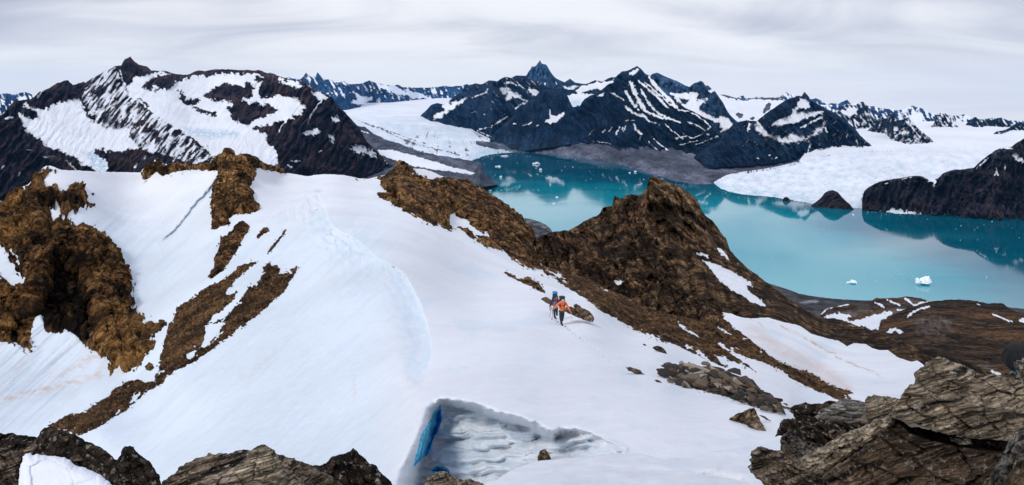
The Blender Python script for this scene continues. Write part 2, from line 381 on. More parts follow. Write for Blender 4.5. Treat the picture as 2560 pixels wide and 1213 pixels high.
# far blue ranges
def far_fn(thr, ang=60, seed=5, flat=None):
    def fn(S, rel):
        s = streaks(S.px, S.py, ang, 22, 7, seed) * 2.2 + thr - 0.02 * rel
        s = s + 0.5 * fbm(S.px / 30, S.py / 18, 3, seed + 9)
        if flat: s = paint(S.px, S.py, s, flat, 3, 12)
        return mk(np.clip(s, -1, 1))
    return fn
hill('far_mountain_range', 'faint blue mountain crest at the end of the long glacier', M_blue, 1000, 1190, '1000,217 1012,217 1040,220 1068,219 1090,218 1111,215 1130,216 1154,214 1167,210 1190,214', '1000,248 1190,248', '1000,246 1190,246', 'L', .5, far_fn(-.35), amp=5, seed=21, fine=.6, rough=1.3, cat='mountain range')
hill('far_mountain_range', 'jagged deep blue peaks with twin spires right of the big snowy massif', M_blue, 660, 1090, '660,186 676,183 689,187 705,197 722,192 732,197 748,199 758,192 765,182 771,189 781,194 789,190 794,179 799,187 804,191 814,199 824,196 834,203 844,209 852,206 860,204 874,210 887,209 907,209 915,205 923,202 943,209 965,212 986,214 996,212 1012,222 1025,220 1045,228 1062,233 1090,246',
     '660,272 864,281 903,273 915,262 973,261 1025,256 1045,253 1090,250', '660,268 864,278 903,270 915,259 973,258 1025,253 1045,250 1090,247', 'L', .55,
     far_fn(-.35, 55, 6, [(.9, '940,211 986,215 1003,225 1018,236 1010,240 985,232 965,226'), (.95, '1015,228 1040,232 1075,244 1040,247 1022,240'), (.8, '870,262 910,240 935,244 905,262'), (-.9, '780,240 840,245 900,268 870,275 800,262')]), amp=7, seed=3, fine=1.0, cat='mountain range')
hill('far_mountain_range', 'small deep blue peaks at the far left edge', M_blue, -260, 130, '-260,236 -120,228 -40,238 0,236 15,234 36,237 50,231 62,228 74,234 88,240 110,246 130,255', '-260,300 130,300', 300, 9000, .6, far_fn(-.3, 60, 9, [(.9, '45,243 68,243 60,252 48,250')]), amp=6, seed=31, cat='mountain range')
hill('far_mountain_range', 'pale blue pinnacles standing far behind the dark triangular peak', M_blue, 1790, 2100, '1790,247 1840,246 1850,241 1858,238 1868,244 1880,246 1892,243 1930,246 1950,243 1960,235 1967,231 1974,237 1982,234 1990,240 2010,246 2030,248 2040,246 2060,255 2100,262', '1790,275 2100,280', 262, 19000, .55, far_fn(-.1, 60, 12), amp=5, seed=33, fine=.6, cat='mountain range')
hill('far_mountain_range', 'blue snow-dusted peaks along the right horizon', M_blue, 2040, 3000, '2040,262 2062,263 2091,261 2104,256 2118,249 2131,259 2144,258 2157,254 2171,266 2195,268 2217,272 2245,275 2260,274 2272,268 2283,263 2302,270 2322,281 2342,287 2355,282 2368,288 2391,288 2415,285 2432,292 2451,300 2475,296 2504,293 2523,302 2553,303 2600,312 2700,300 2800,310 3000,300',
     '2040,330 2240,345 2560,352 3000,360', 335, 10500, .6, far_fn(.02, 62, 14, [(.9, '2120,300 2145,290 2190,300 2170,312'), (.9, '2275,300 2300,285 2310,300 2290,310')]), amp=9, seed=35, cat='mountain range')

# snowfields and glaciers ----------------------------------------------
def plateau_fn(S, rel):
    s = np.full(S.px.shape, .9)
    s = paint(S.px, S.py, s, [(-.9, '1838,288 1846,280 1856,284 1858,293 1848,296'), (-.9, '1874,296 1882,291 1890,296 1884,301'), (-.8, '1905,280 1915,262 1924,256 1928,262 1922,275 1910,284'), (-.6, '1797,235 1810,233 1850,246 1892,243 1945,243 1990,242 1990,246 1945,253 1900,248 1860,252 1825,246 1805,240')], 3, 10, soft=3)
    return mk(s - .25 * np.maximum(0, -rel) * .1, 0, .12 * sst(-.2, .5, fbm(S.px / 25, S.py / 8, 4, 4)))
hill('snowfield', 'white snowfield in the saddle left of the dark triangular peak', M_gl, 1780, 2010, '1780,244 1797,237 1810,236 1830,243 1850,248 1892,246 1902,243 1945,245 1957,252 1991,244 2010,250', '1780,330 2010,330', 320, 9500, .16, plateau_fn, amp=5, seed=41, fine=.6, cat='snowfield')

# long glacier of the centre
T = '560,250 800,252 900,256 960,250 1010,247 1060,246 1150,245 1200,247 1320,250'
Bg = '560,330 870,290 887,308 897,318 930,334 969,354 1029,374 1062,386 1095,392 1141,399 1178,403 1195,397 1214,391 1231,385 1262,382 1307,380 1330,379'
S = Sheet(560, 1330, T, Bg, 2.0, 0.6, 30, 50)
yb = curve('560,420 1178,403 1214,391 1307,380 1330,379')(S.px)
Y = slope_depth(S.py, yb, yw(yb), .036)
flow = curve('245,0 300,60 340,130 380,170 410,190')(S.py)
lat = (S.px - 1110 + (S.py - 245) * 0.1) / (40 + (S.py - 245) * 1.9)      # across the tongue
near = sst(265, 330, S.py)
crev = ridged(lat * 60 + fbm(S.px / 20, S.py / 10, 3, 2) * .8, S.py / 5.0, 4, 51) - .5
rib = np.sin(lat * 26 + 2.2 * fbm(lat * 3, S.py / 60, 3, 8))
front = sst(28, 4, S.Bc - S.py) * sst(1170, 1200, S.px)
rel = near * (1.6 * crev + .5 * rib) * .5 + 2.2 * front * fbm(S.px / 4, S.py / 4, 3, 12) - 1.2 * front
P = S.pos(Y, 0); P[..., 2] += rel * S.Y / F * (0.35 + .35 * near)
edge = sst(9, 0, S.Bc - S.py) * sst(1190, 1160, S.px)
sc = .85 - .85 * near * sst(.3, .8, ridged(lat * 16, lat * 0 + S.py / 160, 3, 9)) * sst(-.5, .2, fbm(S.px / 40, S.py / 14, 3, 10)) - .35 * near * sst(.05, .35, crev) - 0.5 * edge
sc = strokes(S.px, S.py, sc, [('905,306 950,322 1000,345 1040,362 1100,375 1150,388', 2.4, -.3), ('890,300 930,312 985,333 1040,352 1090,366', 1.6, -.2), ('1120,300 1160,318 1210,345 1240,360', 1.6, -.15), ('1065,290 1120,296 1160,310 1185,322', 2, -.1)])
ice = np.clip(near * (.35 + .55 * fbm(S.px / 30, S.py / 12, 4, 17) + .35 * sst(0, .6, -crev)) + .5 * front, 0, 1)
dirty = sst(250, 262, S.py) * 0
tag(S.build('glacier', P, M_gl, np.stack([sc, dirty, ice, sc * 0 + 1], -1), back=.1, drop=.02), 'long white glacier winding down to the fjord at centre', 'glacier', kind='structure')

# right glacier
T = '1740,430 1784,456 1813,440 1863,430 1929,422 1981,410 2024,394 2080,386 2140,380 2200,372 2185,340 2240,335 2300,328 2400,320 2480,318 2560,322 3100,340'
T = '1740,452 1784,457 1813,442 1863,432 1929,423 1981,411 1995,408 2010,385 2040,345 2070,325 2240,318 2300,304 2400,304 2480,308 2560,312 3100,330'
Bg = '1740,459 1784,461 1802,474 1823,482 1859,489 1895,492 1929,495 1975,502 2029,512 2080,520 2138,522 2180,524 2240,535 3100,600'
S = Sheet(1770, 3100, T, Bg, 2.0, 0.7, 25, 60)
yb = curve(Bg)(S.px); yb = np.minimum(yb, 535)
Y = slope_depth(S.py, yb, yw(yb), .055)
e2 = S.Bc - S.py; near = sst(330, 430, S.py)
cr = ridged(S.px / 9 + S.py / 14, S.py / 4.2, 4, 61) - .5; c2_ = ridged(S.px / 26 - S.py / 30, S.py / 9, 3, 63) - .5
front = sst(34, 4, e2) * sst(2300, 2150, S.px)
rel = near * (2.6 * cr + 1.6 * c2_) * (.35 + .9 * sst(400, 470, S.py)) - 3.5 * sst(7, 0, e2) * sst(2200, 2100, S.px)
P = S.pos(Y, 0); P[..., 2] += rel * S.Y / F * .6
sc = .85 - .95 * near * sst(.05, .42, cr) * sst(.45, .6, .5 + fbm(S.px / 60, S.py / 30, 3, 5)) - .7 * sst(6, 0, S.e) * sst(2150, 2000, S.px) * sst(1800, 1850, S.px)
sc = paint(S.px, S.py, sc, [(-.3, '2170,470 2200,452 2300,440 2330,455 2240,462 2185,486'), (-.1, '2150,480 2180,476 2178,520 2150,505')], 6, 12, soft=10)
sc = strokes(S.px, S.py, sc, [('1975,414 2020,404 2050,392 2100,386 2180,378 2280,379', 1.5, -.1), ('2040,404 2060,396 2140,386 2200,381', 1.4, .3)])
ice = np.clip(near * (.15 + .8 * fbm(S.px / 24, S.py / 10, 4, 18) + .3 * sst(.2, -.4, cr)) + .35 * front + .7 * sst(5, 0, e2), 0, 1)
tag(S.build('glacier', P, M_gl, np.stack([sc, sc * 0, ice, sc * 0 + 1], -1), back=.1, drop=.05), 'broad crevassed glacier calving into the fjord at right', 'glacier', kind='structure')

# peaks around the centre ----------------------------------------------
def fn(S, rel):
    s = np.full(S.px.shape, -.75) + .5 * streaks(S.px, S.py, 80, 20, 6, 4) + .35 * sst(190, 225, S.py)
    s = paint(S.px, S.py, s, [(.9, '1405,214 1419,218 1434,214 1448,216 1434,226 1414,222')], 2, 10, soft=2)
    s = strokes(S.px, S.py, s, [('1332,208 1340,213 1336,222', 2), ('1354,206 1350,218', 2.2), ('1362,207 1362,212', 1.6), ('1391,206 1392,212', 1.6), ('1337,212 1345,205', 1.2)])
    return mk(s)
hill('mountain', 'tall grey pyramid peak rising above the centre ridge', M_pyr, 1262, 1505, '1262,205 1290,200 1310,190 1316,189 1321,179 1327,172 1330,165 1333,167 1338,166 1345,158 1350,150 1354,159 1366,162 1376,179 1384,190 1392,197 1412,206 1425,197 1438,207 1452,209 1480,212 1505,222', '1262,290 1505,290', 280, 13000, .9, fn, amp=9, ang=86, rl=60, rw=11, seed=70, rough=.8, rs=14)

def fn(S, rel):
    s = -.60 + 1.5 * streaks(S.px, S.py, 40, 26, 6, 8) + .2 * sst(240, 205, S.py) - .3 * sst(270, 300, S.py)
    g = sst(330, 375, S.py + 10 * fbm(S.px / 40, S.py / 20, 3, 3)) * .45
    s = paint(S.px, S.py, s, [(.9, '1262,247 1274,229 1289,231 1303,243 1318,251 1329,254 1314,254 1296,245 1282,243 1267,251', 2), (.15, '1250,216 1278,220 1282,232 1262,238 1246,228', 4),
        (.9, '1320,227 1334,225 1350,229 1347,240 1340,243 1329,234', 2), (.75, '1105,262 1140,252 1170,244 1150,262 1120,280 1099,297 1079,301 1089,285', 4), (-.9, '1045,288 1079,262 1100,262 1110,275 1085,290 1070,300', 4)], 4, 12)
    s = strokes(S.px, S.py, s, [('1265,207 1280,208 1292,214', 3), ('1292,204 1298,211 1309,220', 2.5), ('1316,256 1300,262 1287,273', 3), ('1331,267 1311,276', 2.5), ('1269,292 1249,303 1225,318', 4.5, .8), ('1225,318 1193,325 1204,332 1225,341 1243,350', 3, .8),
        ('1158,320 1147,326', 3), ('1180,244 1215,232 1222,218', 2), ('1188,278 1180,282', 1.5), ('1205,290 1215,284', 1.6)])
    return np.stack([s, g, s * 0, s * 0 + 1], -1)
hill('mountain', 'dark broad-shouldered mountain with a snow fan left of the pyramid peak', M_mid, 1040, 1372, '1040,300 1051,291 1066,275 1079,262 1096,258 1113,262 1132,245 1155,229 1165,215 1185,209 1204,211 1221,203 1244,203 1254,197 1264,192 1278,194 1290,187 1310,190 1330,200 1350,209 1372,222', '1040,300 1051,297 1079,308 1110,315 1160,324 1190,332 1230,350 1280,346 1320,342 1372,340', '1040,294 1051,292 1079,304 1110,312 1160,321 1190,329 1230,346 1280,340 1310,336 1372,330', 'L', .52, fn, amp=15, ang=45, rl=80, rw=22, seed=80)

# main centre mountain
def fn(S, rel):
    s = -.72 + 1.3 * streaks(S.px, S.py, 48, 34, 5, 15) * sst(200, 250, S.py) * sst(1560, 1640, S.px) + .7 * streaks(S.px, S.py, 44, 26, 3.2, 3) * sst(330, 230, S.py) - .25 * sst(370, 390, S.py)
    s = s - .3 * sst(1570, 1500, S.px)
    s = paint(S.px, S.py, s, [(.9, '1436,227 1454,216 1487,207 1511,205 1534,200 1538,202 1518,213 1501,225 1494,220 1476,224 1447,231', 2), (.85, '1418,240 1447,232 1480,236 1462,247 1449,265 1433,268 1427,256', 3), (.8, '1491,241 1511,231 1509,238 1503,244', 2), (.35, '1570,182 1594,170 1604,176 1586,186 1574,190', 3)], 3, 12)
    s = strokes(S.px, S.py, s, [('1576,207 1584,222 1591,242 1602,262 1613,269', 13), ('1562,225 1571,242 1582,256 1596,274', 8), ('1602,223 1607,234 1618,251 1633,272 1651,287 1672,296 1701,307', 6), ('1596,202 1620,222 1642,240 1662,263 1669,269', 6),
        ('1613,205 1636,227 1658,245 1676,262 1694,270', 5), ('1623,193 1638,213 1654,231 1671,247 1687,263 1694,271', 12), ('1636,191 1651,213', 4), ('1562,265 1582,282 1596,287 1614,292', 7), ('1602,269 1623,283 1651,294 1676,298', 6), ('1525,231 1550,244 1562,252', 4), ('1616,300 1638,309 1654,311', 3),
        ('1696,276 1718,278 1741,287 1760,301 1776,316', 3), ('1712,303 1741,312 1763,327 1776,318', 4), ('1662,309 1676,323 1692,336 1709,349', 2), ('1631,343 1645,358 1660,370 1683,379', 2.5), ('1622,354 1633,367 1649,379', 2), ('1584,311 1589,323 1604,336', 6), ('1602,336 1600,350', 1.5),
        ('1427,314 1405,336', 2), ('1413,343 1425,334', 4), ('1487,322 1465,345', 2.5), ('1514,322 1505,331', 4), ('1550,318 1538,340', 3.5), ('1557,318 1555,326', 3), ('1565,316 1558,329', 2), ('1469,350 1500,355 1534,361', 1.6), ('1529,318 1523,329', 1.8), ('1600,286 1615,294 1612,290', 7),
        ('1690,347 1716,340 1730,346 1756,336', 2.2), ('1700,362 1745,352', 1.6), ('1766,338 1774,336', 4), ('1740,362 1760,355 1795,340', 1.8), ('1562,303 1590,300', 1.3)])
    yy = S.py + 8 * fbm(S.px / 35, S.py / 20, 3, 3)
    g = sst(curve('1400,344 1469,350 1534,362 1620,366 1700,372 1800,350')(S.px), curve('1400,352 1469,354 1534,366 1620,380 1700,392 1800,380')(S.px), S.py) * .6 + .35 * sst(1690, 1760, S.px) * sst(300, 340, yy) + .12 * sst(240, 290, yy) * sst(1600, 1540, S.px)
    g = paint(S.px, S.py, g, [(0., '1535,352 1560,340 1600,355 1610,366 1570,366 1540,362', 6)])
    return np.stack([s, np.clip(g, 0, 1), s * 0, s * 0 + 1], -1)
hill('mountain', 'large dark mountain striped with long white snow gullies above the fjord', M_mid, 1384, 1850, '1384,345 1392,318 1398,303 1405,293 1413,282 1425,272 1434,266 1449,264 1456,254 1464,246 1480,237 1495,233 1505,226 1516,214 1527,204 1537,196 1545,187 1554,178 1567,177 1577,173 1584,170 1593,165 1603,172 1613,185 1623,189 1640,207 1655,224 1670,240 1700,262 1718,273 1745,284 1765,297 1790,325 1820,350 1850,360', '1384,356 1469,358 1534,372 1620,388 1700,402 1850,402',
     '1384,350 1469,353 1534,365 1620,380 1700,394 1850,392', '1384,7200 1469,7050 1534,6600 1620,5980 1700,5800 1850,5800', .60, fn, amp=14, ang=52, rl=110, rw=16, seed=90, step=2.0)

def fn2(S, rel):
    s = -.8 + .8 * streaks(S.px, S.py, 48, 20, 5, 19)
    s = paint(S.px, S.py, s, [(.95, '1436,227 1454,216 1487,207 1511,205 1534,200 1544,200 1530,216 1506,228 1494,221 1476,225 1447,232', 2), (.9, '1416,240 1447,232 1480,235 1490,240 1462,250 1449,275 1428,272 1424,256', 3)], 3, 12)
    return np.stack([s, s * 0, .6 * sst(-4, 6, sdist(S.px, S.py, '1424,252 1455,245 1450,270 1430,270')), s * 0 + 1], -1)
hill('mountain', 'snowy shoulder with a small hanging glacier left of the gullied mountain', M_mid, 1385, 1575, '1385,240 1400,232 1412,226 1438,222 1450,216 1462,212 1475,206 1488,200 1504,204 1518,196 1537,194 1550,184 1575,188', '1385,330 1575,330', 322, 8300, .5, fn2, amp=7, ang=52, seed=92)
def fn(S, rel):
    s = -.65 + 1.0 * streaks(S.px, S.py, 60, 16, 6, 21)
    s = paint(S.px, S.py, s, [(.9, '1674,232 1697,234 1711,233 1724,231 1734,229 1747,233 1740,244 1741,252 1764,246 1772,246 1752,262 1747,272 1770,285 1800,300 1806,312 1775,300 1745,287 1715,275 1695,255', 2.5), (.5, '1770,222 1790,226 1780,234 1768,228', 3), (.4, '1795,290 1815,290 1835,310 1830,330 1800,320', 5), (-.9, '1700,246 1722,252 1716,262 1702,258', 3), (-.9, '1748,268 1772,246 1790,250 1812,285 1780,286 1755,280', 2)], 3, 10)
    s = strokes(S.px, S.py, s, [('1760,262 1768,248', 1.5), ('1804,300 1810,312 1800,322', 2.5), ('1817,300 1820,318', 3), ('1802,330 1818,322', 2)])
    return np.stack([s, .5 * sst(300, 340, S.py), s * 0, s * 0 + 1], -1)
hill('mountain', 'steep grey crags with a hanging snowfield right of the gullied mountain', M_pyr, 1612, 1880, '1612,200 1629,187 1642,181 1662,190 1681,199 1690,201 1698,205 1711,212 1724,217 1730,212 1737,208 1752,203 1758,206 1764,215 1770,214 1780,224 1786,226 1793,235 1807,255 1817,275 1825,287 1833,295 1850,310 1880,330', '1612,400 1880,410', 390, 6500, .75, fn, amp=10, ang=84, rl=60, rw=14, seed=95, rough=1.6)

# low rounded mountain in front
def fn(S, rel):
    s = -.75 + 1.0 * streaks(S.px, S.py, 140, 20, 5, 30)
    s = paint(S.px, S.py, s, [(.7, '1362,303 1375,291 1391,289 1413,280 1405,294 1396,303 1375,310', 3)], 3, 10)
    s = strokes(S.px, S.py, s, [('1376,274 1374,286 1382,292', 2.5), ('1306,315 1320,309', 2), ('1321,311 1329,305', 2), ('1284,309 1291,309', 2), ('1339,317 1346,312', 1.4)])
    g = .6 * sst(325, 372, S.py + 12 * fbm(S.px / 40, S.py / 20, 3, 3))
    return np.stack([s, g, s * 0, s * 0 + 1], -1)
hill('mountain', 'low rounded dark hill in front of the pyramid peak', M_mid, 1225, 1470, '1225,345 1250,318 1280,292 1300,272 1318,257 1330,247 1350,229 1358,224 1369,219 1382,221 1396,222 1406,228 1415,233 1421,245 1425,255 1432,268 1440,290 1452,320 1470,352', '1225,350 1270,370 1310,378 1353,372 1429,360 1470,358', '1225,346 1270,366 1310,373 1353,367 1429,354 1470,352', '1225,8000 1270,7300 1310,7050 1353,7000 1470,7100', .55, fn, amp=8, ang=75, rl=70, rw=20, seed=99)

# dark triangular peak
def fn(S, rel):
    s = -.55 + 1.5 * streaks(S.px, S.py, 130, 20, 6, 24) * sst(260, 300, S.py) - .35 * sst(365, 385, S.py) - .35 * sst(1880, 1820, S.px)
    s = paint(S.px, S.py, s, [(.9, '2001,243 2021,255 2025,268 2010,278 2014,284 2041,277 2062,277 2057,285 2027,291 1995,304 1962,311 1925,316 1945,300 1975,290 1983,275 1994,262', 3), (.25, '1890,308 1922,331 1955,344 1981,331 2014,344 2054,311 2057,298 2070,310 2044,337 2014,351 1975,362 1942,355 1912,340 1885,325', 6),
        (-.9, '1990,276 2010,270 2014,276 1996,283', 3), (-.9, '2003,243 2011,230 2022,242 2028,256 2018,252', 2), (-.9, '2025,256 2050,262 2085,285 2062,278 2040,276 2030,268', 3)], 4, 12)
    s = strokes(S.px, S.py, s, [('1873,309 1869,331', 5), ('2141,348 2147,371', 3), ('2019,381 2025,365', 2), ('2045,372 2110,372 2150,366 2190,371', 1.5), ('1890,300 1905,318 1915,330', 3), ('2000,320 2040,300 2060,290', 4), ('2062,320 2068,332', 4), ('2115,345 2120,335', 2.5),
        ('1930,398 1942,394', 1.6), ('1888,394 1896,396', 1.5), ('1922,390 1928,386', 2)])
    g = .45 * sst(.0, .4, fbm(S.px / 60, S.py / 30, 3, 3)) * sst(300, 340, S.py)
    g = paint(S.px, S.py, g, [(.55, '1870,330 1915,335 1985,365 1970,372 1900,360', 12)])
    return np.stack([s, g, s * 0, s * 0 + 1], -1)
hill('mountain', 'dark sharp-tipped mountain with a snowy flank left of the right glacier', M_mid, 1735, 2215, '1735,392 1745,384 1765,372 1780,362 1797,352 1813,331 1830,314 1840,308 1850,304 1866,301 1892,304 1905,291 1920,279 1938,268 1950,259 1962,252 1978,246 1995,240 2003,241 2007,235 2011,229 2016,235 2021,241 2027,252 2047,262 2074,275 2100,291 2120,306 2140,325 2151,338 2165,352 2177,362 2200,373 2215,378', '1735,400 1770,420 1800,418 1880,414 1960,405 2000,396 2090,385 2215,380',
     '1735,396 1770,418 1800,417 1880,412 1960,402 2000,394 2090,382 2215,376', 'R', '1735,.35 1850,.42 2000,.6 2215,.6', fn, amp=14, ang=60, rl=80, rw=18, seed=110, step=2.0)

# right ranges
def rng(thr, ang, seed, st=(), pl=()):
    def fn(S, rel):
        s = thr + .14 + 2.2 * streaks(S.px, S.py, ang, 18, 6, seed) - .015 * rel
        s = paint(S.px, S.py, s, pl, 3, 12); s = strokes(S.px, S.py, s, st); return mk(s)
    return fn
hill('mountain', 'slate peak with snowy hollow between triangular peak and right horizon', M_mid, 2070, 2225, '2070,300 2085,280 2096,270 2110,262 2125,262 2137,262 2150,256 2158,254 2166,262 2176,276 2184,292 2195,300 2205,292 2225,300', '2070,330 2128,325 2160,345 2225,345', 335, 8800, .6, rng(-.35, 60, 31, (), [(.9, '2108,282 2125,270 2145,272 2140,284 2125,292', 3)]), amp=9, seed=120, ang=70)
hill('mountain', 'dark conical peak standing in the right glacier between white arms', M_mid, 2165, 2340, '2165,330 2177,320 2190,305 2204,298 2217,296 2226,284 2232,282 2240,292 2246,301 2254,300 2261,296 2268,299 2279,305 2290,315 2299,325 2307,330 2316,338 2325,346 2334,354 2340,362', '2165,336 2210,344 2230,366 2250,373 2276,378 2309,377 2340,368', '2165,336 2210,344 2230,366 2276,376 2309,375 2340,368', 'R', .62, rng(-.45, 120, 33, [('2263,302 2275,312 2290,330 2300,345', 2.5), ('2272,303 2285,313', 2), ('2228,350 2245,335', 3), ('2280,352 2262,362', 2)]), amp=9, seed=123, ang=75)
hill('mountain', 'pair of blue-grey spires rising from the white ice field at right', M_mid, 2320, 2410, '2320,322 2332,312 2342,296 2350,285 2357,282 2366,290 2374,296 2380,286 2386,298 2392,312 2401,328 2410,336', '2320,328 2340,326 2365,332 2401,334 2410,338', 330, 'R', .6, rng(-.25, 60, 36), amp=8, seed=126, ang=75)
hill('mountain', 'blunt blue-grey dome mountain at the right horizon', M_mid, 2415, 2545, '2415,310 2422,300 2438,293 2452,302 2465,300 2480,300 2492,296 2504,294 2514,300 2523,306 2530,314 2545,322', '2415,322 2445,328 2470,326 2500,322 2545,330', '2415,324 2445,330 2470,326 2545,330', 'R', .6, rng(-.5, 60, 38), amp=8, seed=128, ang=80)
hill('mountain', 'dark nunatak ridge reaching out of frame at the right horizon', M_mid, 2478, 2900, '2478,340 2490,330 2510,325 2525,318 2540,310 2552,305 2562,312 2600,300 2700,310 2900,330', '2478,350 2500,352 2530,335 2600,340 2900,360', '2478,348 2500,350 2530,338 2600,340 2900,358', 'R', .6, rng(-.45, 60, 40), amp=8, seed=130, ang=75)

# right cliff and knoll
def fn(S, rel):
    s = -1.0 + .5 * streaks(S.px, S.py, 80, 22, 6, 44) + .75 * sst(430, 380, S.py) * sst(2480, 2520, S.px)
    s = strokes(S.px, S.py, s, [('2535,385 2545,398 2562,404', 10), ('2490,420 2496,438 2490,430', 3), ('2512,412 2512,425', 2.5), ('2322,452 2338,453 2334,466', 7), ('2480,372 2500,368 2530,372', 3), ('2256,448 2280,442', 2), ('2440,423 2455,410 2470,395', 4), ('2484,436 2490,436', 3), ('2212,460 2220,458', 2)])
    return mk(s)
hill('sea_cliff', 'high dark rock cliff dropping into the fjord at the right edge', M_cliff, 2155, 3300, '2155,500 2160,478 2170,468 2194,457 2218,451 2243,447 2266,443 2289,439 2306,442 2322,450 2332,452 2345,447 2358,434 2375,427 2391,424 2412,422 2434,421 2447,408 2460,396 2474,385 2485,377 2497,371 2512,370 2527,369 2540,358 2560,345 2620,315 2700,330 2800,300 2950,290 3100,330 3300,320', '2155,530 2177,524 2233,532 2332,537 2414,545 2560,551 3300,600',
     '2155,523 2177,523 2233,531 2332,536 2414,544 2560,550 3300,590', '2155,3540 2177,3540 2233,3445 2332,3385 2414,3297 2560,3232 3300,2900', '2155,.9 2300,1.0 2560,.95 2900,.9', fn, amp=16, ang=100, rl=90, rw=22, seed=140, step=2.4, rough=1.6, cat='cliff')
def fn(S, rel): return mk(np.full(S.px.shape, -1.0), 0)
hill('rock_knoll', 'brown rounded rock knoll at the glacier front on the water', M_cliff, 2028, 2140, '2028,513 2040,505 2052,495 2062,482 2072,477 2083,475 2094,480 2104,492 2114,502 2126,512 2133,522 2140,526', '2028,514 2060,521 2104,525 2132,525 2140,528', '2028,513 2060,520 2104,524 2140,524', '2028,3660 2060,3570 2104,3520 2140,3525', .8, fn, amp=6, ang=140, rl=60, rw=12, seed=144, rough=.8, cat='rock')
hill('rock_knoll', 'tiny black rock islet below the right glacier front', M_cliff, 1956, 1976, '1956,503 1959,495 1965,492 1972,495 1976,503', '1956,504 1965,505 1976,505', 504, 3790, .9, fn, amp=2, seed=146, rough=.6, cat='rock')

